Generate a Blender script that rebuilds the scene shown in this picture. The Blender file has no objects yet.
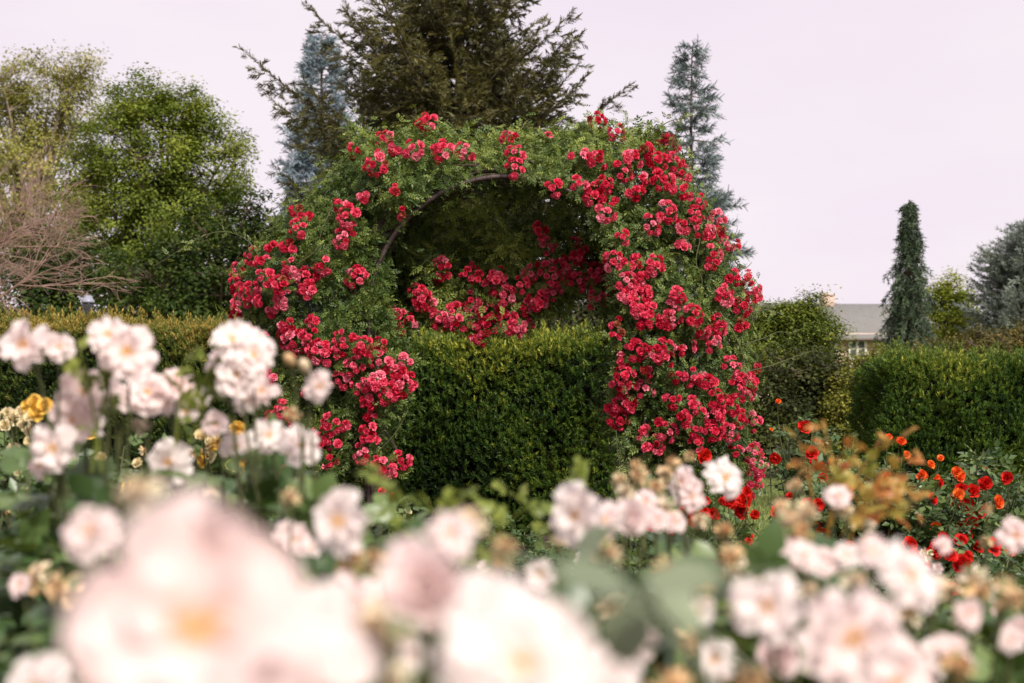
import bpy, math, random
import numpy as np
from mathutils import Vector, Matrix

sc = bpy.context.scene
COL = sc.collection
PI = math.pi
F = 50.0 / 36.0 * 1024.0          # focal length in pixels
EYE = 1.16                        # eye height
HOR = 390.0                       # row of the horizon

# ------------------------------------------------------------------ camera
cam_d = bpy.data.cameras.new('camera')
cam = bpy.data.objects.new('camera', cam_d)
COL.objects.link(cam)
cam.location = (0, 0, EYE)
cam.rotation_euler = (math.radians(90), 0, 0)
cam_d.lens = 50
cam_d.sensor_width = 36
cam_d.shift_y = (HOR - 341.5) / 1024.0
cam_d.clip_start = 0.02
cam_d.clip_end = 1500
cam_d.dof.use_dof = True
cam_d.dof.focus_distance = 8.2
cam_d.dof.aperture_fstop = 4.0
sc.camera = cam

# ------------------------------------------------------------------ sky + sun
SUN_EL, SUN_AZ = math.radians(42), math.radians(150)     # azimuth clockwise from +Y (north)
world = bpy.data.worlds.new('World')
sc.world = world
world.use_nodes = True
nt = world.node_tree
nt.nodes.clear()
out = nt.nodes.new('ShaderNodeOutputWorld')
sky = nt.nodes.new('ShaderNodeTexSky')
sky.sky_type = 'NISHITA'
sky.sun_disc = False
sky.sun_elevation = SUN_EL
sky.sun_rotation = SUN_AZ
bg1 = nt.nodes.new('ShaderNodeBackground'); bg1.inputs[1].default_value = 0.08
nt.links.new(sky.outputs[0], bg1.inputs[0])
tc = nt.nodes.new('ShaderNodeTexCoord')
mp = nt.nodes.new('ShaderNodeMapping'); mp.inputs['Scale'].default_value = (1.0, 1.0, 3.0)
nz = nt.nodes.new('ShaderNodeTexNoise'); nz.inputs['Scale'].default_value = 1.6
nz.inputs['Detail'].default_value = 5; nz.inputs['Roughness'].default_value = .55
cr = nt.nodes.new('ShaderNodeValToRGB')
cr.color_ramp.elements[0].position = .35; cr.color_ramp.elements[0].color = (.475, .410, .478, 1)
cr.color_ramp.elements[1].position = .68; cr.color_ramp.elements[1].color = (.525, .470, .495, 1)
bg2 = nt.nodes.new('ShaderNodeBackground'); bg2.inputs[1].default_value = 1.0
nt.links.new(tc.outputs['Generated'], mp.inputs[0]); nt.links.new(mp.outputs[0], nz.inputs[0])
nt.links.new(nz.outputs[0], cr.inputs[0]); nt.links.new(cr.outputs[0], bg2.inputs[0])
mx = nt.nodes.new('ShaderNodeMixShader'); mx.inputs[0].default_value = .94     # the overcast deck over the clear sky
nt.links.new(bg1.outputs[0], mx.inputs[1]); nt.links.new(bg2.outputs[0], mx.inputs[2])
nt.links.new(mx.outputs[0], out.inputs[0])

sd = bpy.data.lights.new('sun', 'SUN')
sun = bpy.data.objects.new('sun', sd)
COL.objects.link(sun)
sd.energy = 3.2
sd.angle = math.radians(14)
sd.color = (1.0, .95, .86)
sv = Vector((math.sin(SUN_AZ) * math.cos(SUN_EL), math.cos(SUN_AZ) * math.cos(SUN_EL), math.sin(SUN_EL)))
sun.rotation_euler = sv.to_track_quat('Z', 'Y').to_euler()
sun.location = (0, 0, 30)

sc.view_settings.view_transform = 'Standard'
sc.view_settings.look = 'None'
sc.view_settings.exposure = 0.90
sc.view_settings.gamma = 1
sc.render.engine = 'CYCLES'
sc.cycles.use_denoising = True
sc.cycles.max_bounces = 5
sc.cycles.diffuse_bounces = 3
sc.cycles.glossy_bounces = 2
sc.cycles.transmission_bounces = 3
sc.cycles.caustics_reflective = False
sc.cycles.caustics_refractive = False

# ------------------------------------------------------------------ helpers
def W(px, py, Y):
    return np.array([(px - 512.0) / F * Y, Y, EYE - (py - HOR) / F * Y])

def nrm(a):
    a = np.asarray(a, float)
    return a / np.maximum(np.linalg.norm(a, axis=-1, keepdims=True), 1e-9)

def frames(Z, Yh):
    """rotation matrices whose columns are X, Y, Z; Z is kept, Y leans to Yh"""
    Z = nrm(Z); Yh = np.asarray(Yh, float)
    Y = nrm(Yh - Z * np.sum(Z * Yh, -1, keepdims=True))
    X = np.cross(Y, Z)
    return np.stack([X, Y, Z], -1)

def frames_y(Yd, Zh):
    """Y is kept (a twig's direction), Z leans to Zh"""
    Yd = nrm(Yd); Zh = np.asarray(Zh, float)
    Z = nrm(Zh - Yd * np.sum(Yd * Zh, -1, keepdims=True))
    X = np.cross(Yd, Z)
    return np.stack([X, Yd, Z], -1)

def rnd_dir(r, n):
    return nrm(r.normal(size=(n, 3)))

class T:
    """a small template mesh"""
    def __init__(s, v, f, g=None, m=None):
        s.v = np.array(v, float); s.f = [tuple(x) for x in f]
        s.g = np.zeros(len(s.v)) if g is None else np.array(g, float)
        s.m = [0] * len(s.f) if m is None else list(m)

def join(parts):
    """parts: list of (T, R 3x3, scale, offset)"""
    V, Fc, G, M, o = [], [], [], [], 0
    for t, R, s, p in parts:
        V.append((t.v * s) @ np.asarray(R).T + np.asarray(p)); G.append(t.g)
        Fc += [tuple(i + o for i in f) for f in t.f]; M += t.m
        o += len(t.v)
    return T(np.concatenate(V), Fc, np.concatenate(G), M)

class MB:
    def __init__(s):
        s.V, s.I, s.L, s.G, s.Ti, s.M, s.n = [], [], [], [], [], [], 0
    def scatter(s, t, P, R, S, tint):
        P = np.asarray(P, float); n = len(P)
        if n == 0: return
        S = np.broadcast_to(np.asarray(S, float), (n,)); tint = np.broadcast_to(np.asarray(tint, float), (n,))
        k = len(t.v)
        V = np.einsum('nij,kj->nki', R, t.v) * S[:, None, None] + P[:, None, :]
        flat = np.array([i for f in t.f for i in f]); tot = np.array([len(f) for f in t.f])
        I = (flat[None, :] + (np.arange(n) * k)[:, None] + s.n).ravel()
        s.V.append(V.reshape(-1, 3)); s.I.append(I); s.L.append(np.tile(tot, n))
        s.G.append(np.tile(t.g, n)); s.Ti.append(np.repeat(tint, k)); s.M.append(np.tile(np.array(t.m), n))
        s.n += n * k
    def raw(s, v, f, tint=.5, g=0, m=0):
        t = T(v, f, np.full(len(v), float(g)), [m] * len(f))
        s.scatter(t, np.zeros((1, 3)), np.eye(3)[None], 1.0, tint)
    def tube(s, pts, rad, seg=5, tint=.5, m=0, cap=False):
        pts = np.asarray(pts, float); n = len(pts)
        rad = np.broadcast_to(np.asarray(rad, float), (n,))
        tg = nrm(np.gradient(pts, axis=0))
        ref = np.array([0.31, 0.22, .93]) if abs(tg[0][2]) < .9 else np.array([.9, .3, .1])
        X = nrm(np.cross(tg, ref)); Y = np.cross(tg, X)
        a = np.arange(seg) * 2 * PI / seg
        ring = pts[:, None, :] + rad[:, None, None] * (np.cos(a)[None, :, None] * X[:, None, :] + np.sin(a)[None, :, None] * Y[:, None, :])
        v = ring.reshape(-1, 3)
        f = [(i * seg + j, i * seg + (j + 1) % seg, (i + 1) * seg + (j + 1) % seg, (i + 1) * seg + j) for i in range(n - 1) for j in range(seg)]
        if cap:
            f += [tuple(range(seg))[::-1], tuple((n - 1) * seg + j for j in range(seg))]
        s.raw(v, f, tint, m=m)
    def box(s, c, d, R=None, tint=.5, m=0):
        c = np.asarray(c, float); d = np.asarray(d, float) / 2
        v = np.array([[x, y, z] for x in (-1, 1) for y in (-1, 1) for z in (-1, 1)]) * d
        if R is not None: v = v @ np.asarray(R).T
        s.raw(v + c, [(0, 1, 3, 2), (4, 6, 7, 5), (0, 4, 5, 1), (2, 3, 7, 6), (0, 2, 6, 4), (1, 5, 7, 3)], tint, m=m)
    def build(s, name, mats, parent=None, smooth=False, origin=None):
        if not isinstance(mats, (list, tuple)): mats = [mats]
        me = bpy.data.meshes.new(name)
        V = np.concatenate(s.V); I = np.concatenate(s.I); L = np.concatenate(s.L)
        o = np.zeros(3)
        if parent is not None: o = np.array(parent_origin(parent))
        if origin is not None: o = np.asarray(origin, float)
        V = V - o
        me.vertices.add(len(V)); me.vertices.foreach_set('co', V.astype(np.float32).ravel())
        me.loops.add(len(I)); me.loops.foreach_set('vertex_index', I.astype(np.int32))
        me.polygons.add(len(L))
        me.polygons.foreach_set('loop_start', np.concatenate([[0], np.cumsum(L)[:-1]]).astype(np.int32))
        me.polygons.foreach_set('loop_total', L.astype(np.int32))
        me.polygons.foreach_set('material_index', np.concatenate(s.M).astype(np.int32))
        if smooth: me.polygons.foreach_set('use_smooth', np.ones(len(L), bool))
        for nm, arr in (('tint', s.Ti), ('grad', s.G)):
            at = me.attributes.new(nm, 'FLOAT', 'POINT'); at.data.foreach_set('value', np.concatenate(arr).astype(np.float32))
        for m in mats: me.materials.append(m)
        me.update(calc_edges=True)
        ob = bpy.data.objects.new(name, me); COL.objects.link(ob)
        if parent is not None: ob.parent = parent
        if origin is not None and parent is None: ob.location = tuple(origin)
        return ob

def parent_origin(p):
    o = Vector((0, 0, 0))
    while p is not None:
        o += p.location; p = p.parent
    return o

def tag(o, label=None, cat=None, group=None, kind=None):
    if label: o['label'] = label
    if cat: o['category'] = cat
    if group: o['group'] = group
    if kind: o['kind'] = kind
    return o

def thing(name, label, cat, loc, group=None):
    o = bpy.data.objects.new(name, None); COL.objects.link(o)
    o.location = tuple(float(x) for x in loc); o.empty_display_size = .1
    return tag(o, label, cat, group)

def wob(p, f=1.0, seed=0.0):
    """smooth pseudo noise, about -1..1"""
    x, y, z = p[..., 0] * f + seed, p[..., 1] * f + seed * 1.7, p[..., 2] * f - seed * .6
    return (np.sin(1.7 * x + 1.3 * z + .4) * np.cos(1.1 * y - .7 * x) + .6 * np.sin(3.1 * z - 2.3 * x + 1.9 * y)
            + .4 * np.sin(5.3 * x + 4.1 * y + .9) * np.cos(4.7 * z)) / 1.6

def in_poly(x, y, poly):
    poly = np.asarray(poly, float); inside = np.zeros(x.shape, bool); j = len(poly) - 1
    for i in range(len(poly)):
        xi, yi = poly[i]; xj, yj = poly[j]
        c = ((yi > y) != (yj > y)) & (x < (xj - xi) * (y - yi) / (yj - yi + 1e-12) + xi)
        inside ^= c; j = i
    return inside

def poly_dist(x, y, poly):
    poly = np.asarray(poly, float); d = np.full(x.shape, 1e9); P = np.stack([x, y], -1)
    for i in range(len(poly) - 1):
        a, b = poly[i], poly[i + 1]; ab = b - a
        t = np.clip(((P - a) @ ab) / (ab @ ab + 1e-12), 0, 1)
        d = np.minimum(d, np.linalg.norm(P - (a + t[..., None] * ab), axis=-1))
    return d

# ------------------------------------------------------------------ materials
def mat(name, build):
    m = bpy.data.materials.new(name); m.use_nodes = True
    n = m.node_tree; n.nodes.clear()
    build(n, n.nodes.new('ShaderNodeOutputMaterial'))
    return m

def ramp(n, cols, fac):
    r = n.nodes.new('ShaderNodeValToRGB'); e = r.color_ramp.elements
    while len(e) < len(cols): e.new(.5)
    for i, (p, c) in enumerate(cols):
        e[i].position = p; e[i].color = (*c, 1)
    n.links.new(fac, r.inputs[0]); return r.outputs[0]

def attr(n, name):
    a = n.nodes.new('ShaderNodeAttribute'); a.attribute_name = name; return a.outputs['Fac']

def leafy(name, cols, rough=.5, trans=.25, tcol=None, spec=.5, grad=None, objrand=0.0):
    """foliage and petals: colour by the 'tint' of each leaf, some light let through"""
    def b(n, o):
        fac = attr(n, 'tint')
        if objrand:
            oi = n.nodes.new('ShaderNodeObjectInfo')
            ma = n.nodes.new('ShaderNodeMath'); ma.operation = 'MULTIPLY_ADD'
            n.links.new(oi.outputs['Random'], ma.inputs[0]); ma.inputs[1].default_value = objrand; ma.inputs[2].default_value = -objrand / 2
            ad = n.nodes.new('ShaderNodeMath'); ad.operation = 'ADD'
            n.links.new(fac, ad.inputs[0]); n.links.new(ma.outputs[0], ad.inputs[1]); fac = ad.outputs[0]
        c = ramp(n, cols, fac)
        if grad:
            g = ramp(n, grad, attr(n, 'grad'))
            m = n.nodes.new('ShaderNodeMix'); m.data_type = 'RGBA'; m.blend_type = 'MULTIPLY'; m.inputs[0].default_value = 1
            n.links.new(c, m.inputs[6]); n.links.new(g, m.inputs[7]); c = m.outputs[2]
        p = n.nodes.new('ShaderNodeBsdfPrincipled'); p.inputs['Roughness'].default_value = rough
        p.inputs['Specular IOR Level'].default_value = spec
        n.links.new(c, p.inputs['Base Color'])
        t = n.nodes.new('ShaderNodeBsdfTranslucent')
        if tcol:
            m2 = n.nodes.new('ShaderNodeMix'); m2.data_type = 'RGBA'; m2.blend_type = 'MULTIPLY'; m2.inputs[0].default_value = 1
            n.links.new(c, m2.inputs[6]); m2.inputs[7].default_value = (*tcol, 1); n.links.new(m2.outputs[2], t.inputs[0])
        else: n.links.new(c, t.inputs[0])
        x = n.nodes.new('ShaderNodeMixShader'); x.inputs[0].default_value = trans
        n.links.new(p.outputs[0], x.inputs[1]); n.links.new(t.outputs[0], x.inputs[2]); n.links.new(x.outputs[0], o.inputs[0])
    return mat(name, b)

def solid(name, cols, scale=8, rough=.8, bump=.0, metallic=0, spec=.4, stretch=(1, 1, 1)):
    def b(n, o):
        tcx = n.nodes.new('ShaderNodeTexCoord'); mpx = n.nodes.new('ShaderNodeMapping'); mpx.inputs['Scale'].default_value = stretch
        z = n.nodes.new('ShaderNodeTexNoise'); z.inputs['Scale'].default_value = scale; z.inputs['Detail'].default_value = 6
        z.inputs['Roughness'].default_value = .65
        n.links.new(tcx.outputs['Object'], mpx.inputs[0]); n.links.new(mpx.outputs[0], z.inputs[0])
        p = n.nodes.new('ShaderNodeBsdfPrincipled'); p.inputs['Roughness'].default_value = rough; p.inputs['Metallic'].default_value = metallic
        p.inputs['Specular IOR Level'].default_value = spec
        k = len(cols)
        n.links.new(ramp(n, [(.3 + .4 * i / max(k - 1, 1), c) for i, c in enumerate(cols)], z.outputs[0]), p.inputs['Base Color'])
        if bump:
            bu = n.nodes.new('ShaderNodeBump'); bu.inputs['Strength'].default_value = bump; bu.inputs['Distance'].default_value = .02
            n.links.new(z.outputs[0], bu.inputs['Height']); n.links.new(bu.outputs[0], p.inputs['Normal'])
        n.links.new(p.outputs[0], o.inputs[0])
    return mat(name, b)

M = {}
M['bark'] = solid('bark', [(.05, .035, .025), (.13, .09, .065)], 6, .9, .6, stretch=(4, 4, .6))
M['bark_pale'] = solid('pale_bark', [(.20, .15, .12), (.36, .28, .24)], 6, .9, .4, stretch=(4, 4, .6))
M['bark_bare'] = solid('bare_bark', [(.20, .12, .10), (.34, .22, .18)], 6, .9, .3)
M['cane'] = solid('cane', [(.045, .05, .02), (.10, .11, .035)], 20, .6)
M['cane_old'] = solid('old_cane', [(.035, .025, .016), (.09, .065, .04)], 20, .85)
M['metal'] = solid('rusted_metal', [(.045, .030, .028), (.12, .085, .08)], 30, .5, .2, metallic=.5)
M['arch_leaf'] = leafy('arch_leaf', [(0, (.020, .040, .008)), (.45, (.068, .112, .020)), (1, (.27, .32, .06))], .5, .24, (1, 1, .5), .35)
M['arch_shoot'] = leafy('arch_shoot_leaf', [(0, (.10, .14, .03)), (1, (.24, .28, .07))], .45, .35, (1, 1, .5))
M['bush_leaf'] = leafy('rose_leaf', [(0, (.018, .042, .014)), (.5, (.060, .108, .036)), (1, (.18, .24, .07))], .38, .25, (1, 1, .4), .5)
M['sheen_leaf'] = leafy('sheen_leaf', [(0, (.16, .20, .12)), (1, (.24, .28, .17))], .35, .3, (1, 1, .5), .8)  # glossy sky reflection put into a paler, greyer base colour
M['bronze_leaf'] = leafy('bronze_leaf', [(0, (.42, .10, .02)), (.5, (.46, .24, .05)), (1, (.34, .34, .06))], .45, .4)
M['lime_leaf'] = leafy('lime_leaf', [(0, (.12, .16, .02)), (1, (.26, .30, .05))], .45, .4)
M['crimson'] = leafy('crimson_petal', [(0, (.34, .10, .05)), (.07, (.54, .010, .038)), (.35, (.77, .040, .100)), (.7, (.88, .11, .20)), (1, (.94, .30, .40))], .5, .32, None, .25,
                     grad=[(0, (.60, .45, .50)), (.6, (.95, .9, .9)), (1, (1, 1, 1))], objrand=.35)
M['red'] = leafy('red_petal', [(0, (.60, .006, .008)), (1, (.90, .035, .02))], .5, .25, None, .25, grad=[(0, (.5, .5, .4)), (1, (1, 1, 1))], objrand=.4)
M['orange'] = leafy('orange_petal', [(0, (.82, .045, .012)), (1, (.92, .30, .05))], .5, .3, None, .25, grad=[(0, (1, 1, .6)), (1, (1, .75, .8))], objrand=.6)
M['yellow'] = leafy('yellow_petal', [(0, (.85, .50, .07)), (1, (.88, .66, .18))], .5, .3, None, .25, objrand=.5)
M['cream'] = leafy('cream_petal', [(0, (.82, .66, .36)), (1, (.86, .78, .58))], .5, .3, None, .25, objrand=.5)
M['blush'] = leafy('blush_petal', [(0, (.90, .70, .68)), (.5, (.92, .79, .77)), (1, (.93, .87, .84))], .55, .48, None, .2,
                   grad=[(0, (.98, .80, .52)), (.14, (1, .96, .90)), (.3, (1, 1, 1)), (1, (1, 1, 1))], objrand=.6)
M['spent'] = leafy('withered_petal', [(0, (.62, .34, .14)), (.5, (.80, .60, .38)), (1, (.88, .78, .64))], .6, .3, None, .2, objrand=.7)
M['stamen'] = leafy('stamen', [(0, (.42, .15, .02)), (1, (.80, .45, .06))], .6, .1)
M['sepal'] = leafy('sepal', [(0, (.07, .11, .03)), (1, (.14, .19, .05))], .5, .2)

# ------------------------------------------------------------------ templates
leaf2 = T([(0, 0, 0), (.30, .45, .07), (0, 1, -.04), (-.30, .45, .07)], [(0, 1, 2), (0, 2, 3)])
leaf_needle = T([(-.06, 0, 0), (.06, 0, 0), (0, 1, 0)], [(0, 1, 2)])
leafL = T([(0, 0, 0), (.24, .18, .05), (.37, .45, .07), (.25, .78, .03), (0, 1, -.10), (-.25, .78, .03), (-.37, .45, .07), (-.24, .18, .05),
           (0, .22, 0), (0, .48, .01), (0, .78, -.03)],
          [(0, 1, 8), (0, 8, 7), (1, 2, 9, 8), (8, 9, 6, 7), (2, 3, 10, 9), (9, 10, 5, 6), (3, 4, 10), (10, 4, 5)])

def rotz(a):
    c, s = math.cos(a), math.sin(a); return np.array([[c, -s, 0], [s, c, 0], [0, 0, 1]])
def rotx(a):
    c, s = math.cos(a), math.sin(a); return np.array([[1, 0, 0], [0, c, -s], [0, s, c]])
def roty(a):
    c, s = math.cos(a), math.sin(a); return np.array([[c, 0, s], [0, 1, 0], [-s, 0, c]])

def compound(leaf, pairs, seed=0):
    """a rose leaf: pairs of leaflets and an end leaflet on a thin stalk; unit length along Y"""
    r = random.Random(seed); parts = []
    st = T([(-.012, 0, 0), (.012, 0, 0), (.006, .5, .03), (-.006, .5, .03), (.006, .72, .0), (-.006, .72, .0)], [(0, 1, 2, 3), (3, 2, 4, 5)], np.ones(6) * .0)
    parts.append((st, np.eye(3), 1, (0, 0, 0)))
    L = .27 if pairs > 2 else .42
    for i in range(pairs):
        y = .22 + .50 * (i + .4) / pairs
        for s in (-1, 1):
            a = -s * (1.0 + r.uniform(-.2, .2))
            parts.append((leaf, rotz(a) @ roty(s * r.uniform(.05, .4)) @ rotx(r.uniform(-.3, .15)), L * r.uniform(.8, 1.05), (0, y, .02)))
    parts.append((leaf, rotx(r.uniform(-.35, .0)), L * 1.15, (0, .70, .0)))
    return join(parts)

leaf3 = T([(0, 0, 0), (.25, .45, .07), (0, 1, -.04), (-.25, .45, .07)], [(0, 1, 2), (0, 2, 3)])
comp_small = [compound(leaf3, 3, s) for s in range(3)]
comp_mid = [compound(leaf2, 2, s + 9) for s in range(3)]
comp_big = [compound(leafL, 2, s + 20) for s in range(4)]

def petal(L, Wd, e0, e1, cup=.25, ruf=.06, nu=5, nv=5, notch=.1, seed=0, roll=0.):
    """a petal growing along +Y, bending from elevation e0 at its base to e1 at its rim"""
    r = random.Random(seed); ph = r.uniform(0, 6)
    v = []; g = []
    ys = [0.]; zs = [0.]
    for i in range(1, nu):
        t = (i - .5) / (nu - 1); e = e0 + (e1 - e0) * t
        ys.append(ys[-1] + math.cos(e) * L / (nu - 1)); zs.append(zs[-1] + math.sin(e) * L / (nu - 1))
    for i in range(nu):
        u = i / (nu - 1); w = Wd * (.16 + .84 * math.sin(PI * min(1, (u * .80 + .02)) * .62 + .0) ** 1.0) * (1 - .42 * max(0, u - .72) / .28)
        e = e0 + (e1 - e0) * u
        for j in range(nv):
            s = -1 + 2 * j / (nv - 1)
            bend = cup * s * s * w
            rf = ruf * L * u * u * math.sin(s * 4.2 + ph + u * 2)
            dl = -(.22 * s * s + notch * (1 - abs(s)) * 1.0) * L * u ** 6 * .6
            nx, ny, nz = 0, -math.sin(e), math.cos(e)
            v.append((s * w * (1 - .10 * cup * s * s), ys[i] + ny * (bend + rf) + math.cos(e) * dl, zs[i] + nz * (bend + rf) + math.sin(e) * dl)); g.append(u)
    f = [(i * nv + j, i * nv + j + 1, (i + 1) * nv + j + 1, (i + 1) * nv + j) for i in range(nu - 1) for j in range(nv - 1)]
    return T(v, f, g)

def bloom_tpl(whorls, seed, nu=5, nv=5, ruf=.08):
    """whorls: (count, petal length, half width, e0, e1, cup, z offset)"""
    r = random.Random(seed); parts = []
    for k, (n, L, w, e0, e1, cup, z) in enumerate(whorls):
        a0 = r.uniform(0, 6)
        for i in range(n):
            p = petal(L * r.uniform(.88, 1.08), w * r.uniform(.88, 1.1), e0 + r.uniform(-.12, .12), e1 + r.uniform(-.38, .38), cup, ruf, nu, nv, r.uniform(0, .22), r.random() * 99)
            parts.append((p, rotz(a0 + 2 * PI * i / n + r.uniform(-.15, .15)) @ rotx(r.uniform(-.08, .08)), 1, (0, 0, z)))
    return join(parts)

def ball(nlat=4, nlon=6, r=1., sx=1., sz=1.):
    v = [(0, 0, -r * sz)]; f = []
    for i in range(1, nlat):
        a = -PI / 2 + PI * i / nlat
        for j in range(nlon):
            b = 2 * PI * j / nlon; v.append((r * sx * math.cos(a) * math.cos(b), r * sx * math.cos(a) * math.sin(b), r * sz * math.sin(a)))
    v.append((0, 0, r * sz)); top = len(v) - 1
    for j in range(nlon): f.append((0, 1 + (j + 1) % nlon, 1 + j))
    for i in range(nlat - 2):
        for j in range(nlon):
            a = 1 + i * nlon + j; b = 1 + i * nlon + (j + 1) % nlon; f.append((a, b, b + nlon, a + nlon))
    for j in range(nlon): f.append((top - nlon + j, top - nlon + (j + 1) % nlon, top))
    return T(v, f)

def mesh_of(name, items, mats, smooth=True):
    """mesh data (no object) from a list of (template, material index, tint)"""
    mb = MB()
    for t, m, ti in items:
        t2 = T(t.v, t.f, t.g, [m] * len(t.f)); mb.scatter(t2, np.zeros((1, 3)), np.eye(3)[None], 1., ti)
    ob = mb.build(name, mats, smooth=smooth); me = ob.data; bpy.data.objects.remove(ob); return me

def sepals(seed, s=.02, z=-.004):
    r = random.Random(seed)
    return join([(leaf2, rotz(2 * PI * i / 5) @ rotx(-.3), s, (0, 0, z)) for i in range(5)] + [(ball(4, 6, .006, 1, 1.3), np.eye(3), 1, (0, 0, z - .006))])

def stamens(seed):
    r = random.Random(seed); parts = [(ball(4, 7, .0035, 1, .7), np.eye(3), 1, (0, 0, .004))]
    for i in range(30):
        a = r.uniform(0, 6.28); q = r.uniform(.003, .0105)
        p = np.array([math.cos(a) * q, math.sin(a) * q, .010 + r.uniform(-.002, .002) - q * .25])
        parts.append((ball(3, 4, .0011), np.eye(3), 1, p))
        parts.append((T([(0, 0, .002), (.0004, 0, .002), tuple(p)], [(0, 1, 2)]), np.eye(3), 1, (0, 0, 0)))
    return join(parts)

OPEN = [bloom_tpl([(5, .044, .025, .0, .12, .2, 0), (4 + s % 2, .038, .022, .22, .30, .25, .001), (3, .028, .015, .5, .7, .35, .002)], s, 6, 7, .17) for s in range(5)]
LOOSE = [bloom_tpl([(5, .045, .022, -.15, .0, .18, 0), (3, .034, .019, .4, .5, .3, .002)], s + 50, 6, 7, .22) for s in range(4)]
CUP = [bloom_tpl([(5, .036, .024, .35, .75, .35, 0), (5, .032, .020, .7, 1.15, .4, .002), (5, .026, .015, .9, 1.5, .45, .004), (4, .019, .010, 1.1, 1.8, .5, .006)], s + 80, 4, 5, .10) for s in range(3)]
RAMB = [bloom_tpl([(5, .0215, .0135, -.1, .25, .3, 0), (5, .019, .012, .35, .9, .4, .0015), (4, .0155, .009, .8, 1.3, .45, .003)], s + 120, 4, 4, .24) for s in range(6)]
SPENT = [bloom_tpl([(4, .024, .012, -.5, -1.0, .6, 0), (4, .018, .010, .4, 1.4, .8, .001), (3, .013, .008, .9, 2.0, .9, .002)], s + 160, 4, 4, .3) for s in range(3)]

BL = {}
def setup_blooms():
    for c, ts in (('blush', OPEN), ('loose', LOOSE)):
        BL[c] = [mesh_of('bloom', [(t, 0, .5), (sepals(i), 1, .5)], [M['blush'], M['sepal']]) for i, t in enumerate(ts)]
    for c in ('red', 'orange', 'yellow', 'cream'):
        BL[c] = [mesh_of('bloom', [(t, 0, .5), (sepals(i), 1, .5)], [M[c], M['sepal']]) for i, t in enumerate(CUP)]
    BL['blushcup'] = [mesh_of('bloom', [(t, 0, .5), (sepals(i), 1, .5)], [M['blush'], M['sepal']]) for i, t in enumerate(CUP)]
    BL['spent'] = [mesh_of('spent_bloom', [(t, 0, .5), (sepals(i, .024), 1, .5)], [M['spent'], M['sepal']]) for i, t in enumerate(SPENT)]
    budt = join([(ball(6, 8, .007, 1, 1.7), np.eye(3), 1, (0, 0, .008))])
    BL['bud'] = [mesh_of('bud', [(budt, 0, .5), (join([(leaf2, rotz(2 * PI * i / 5) @ rotx(1.2), .020, (0, -.0, -.003)) for i in range(5)]), 1, .5)], [M['spent'], M['sepal']])]
    BL['stamens'] = [mesh_of('stamens', [(stamens(s), 0, .3 + .2 * s)], [M['stamen']]) for s in range(3)]
setup_blooms()

def place(name, me, parent, P, d, scale=1., spin=0.):
    o = bpy.data.objects.new(name, me); COL.objects.link(o); o.parent = parent
    o.location = Vector(tuple(float(x) for x in P)) - parent_origin(parent)
    q = Vector(tuple(float(x) for x in d)).to_track_quat('Z', 'Y') @ Matrix.Rotation(spin, 4, 'Z').to_quaternion()
    o.rotation_mode = 'QUATERNION'; o.rotation_quaternion = q
    o.scale = (scale,) * 3
    return o

def bez(a, b, c, d, n=9):
    t = np.linspace(0, 1, n)[:, None]; a, b, c, d = map(np.asarray, (a, b, c, d))
    return (1 - t) ** 3 * a + 3 * (1 - t) ** 2 * t * b + 3 * (1 - t) * t * t * c + t ** 3 * d

# ------------------------------------------------------------------ ground
def lawn_mat(n, o):
    tcx = n.nodes.new('ShaderNodeTexCoord')
    z = n.nodes.new('ShaderNodeTexNoise'); z.inputs['Scale'].default_value = .8; z.inputs['Detail'].default_value = 8
    z2 = n.nodes.new('ShaderNodeTexNoise'); z2.inputs['Scale'].default_value = 60; z2.inputs['Detail'].default_value = 3
    n.links.new(tcx.outputs['Object'], z.inputs[0]); n.links.new(tcx.outputs['Object'], z2.inputs[0])
    m = n.nodes.new('ShaderNodeMath'); m.operation = 'MULTIPLY_ADD'; n.links.new(z2.outputs[0], m.inputs[0]); m.inputs[1].default_value = .5
    n.links.new(z.outputs[0], m.inputs[2])
    p = n.nodes.new('ShaderNodeBsdfPrincipled'); p.inputs['Roughness'].default_value = .95
    n.links.new(ramp(n, [(.45, (.12, .15, .035)), (.7, (.22, .25, .06)), (1, (.34, .34, .12))], m.outputs[0]), p.inputs['Base Color'])
    n.links.new(p.outputs[0], o.inputs[0])
mb = MB()
gx = np.concatenate([[-600, -200], np.linspace(-60, 60, 25), [200, 600]]); gy = np.concatenate([[-100, -20], np.linspace(0, 120, 25), [300, 900]])
v = [(x, y, (.35 * (math.sin(x * .07) + math.cos(y * .05 + 1)) if y > 40 else 0) * .5 - .02 * 0) for y in gy for x in gx]
nx_ = len(gx)
mb.raw(v, [(j * nx_ + i, j * nx_ + i + 1, (j + 1) * nx_ + i + 1, (j + 1) * nx_ + i) for j in range(len(gy) - 1) for i in range(nx_ - 1)])
tag(mb.build('ground', mat('lawn', lawn_mat), smooth=True), kind='structure')
mb = MB()
pts = [(-12, -3), (12, -3), (12, 8.4), (2.4, 8.4), (1.5, 9.6), (1.3, 14.0), (-12, 14.0)]
mb.raw([(x, y, .004) for x, y in pts], [tuple(range(len(pts)))])
tag(mb.build('mulch_bed', solid('mulch', [(.025, .017, .012), (.085, .058, .040)], 25, .95, .8)), kind='structure')
rg = np.random.default_rng(5)
n = 60000
gxp = rg.uniform(1.0, 5.5, n); gyp = 8.5 + rg.uniform(0, 1, n) ** .8 * 10
P = np.stack([gxp, gyp, np.zeros(n)], -1)
mb = MB(); d = nrm(np.stack([rg.normal(0, .4, n), rg.normal(0, .4, n), np.ones(n)], -1))
mb.scatter(T([(-.09, 0, 0), (.09, 0, 0), (0, 1, .1)], [(0, 1, 2)]), P, frames_y(d, rnd_dir(rg, n)), rg.uniform(.03, .065, n), rg.uniform(0, 1, n))
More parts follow.
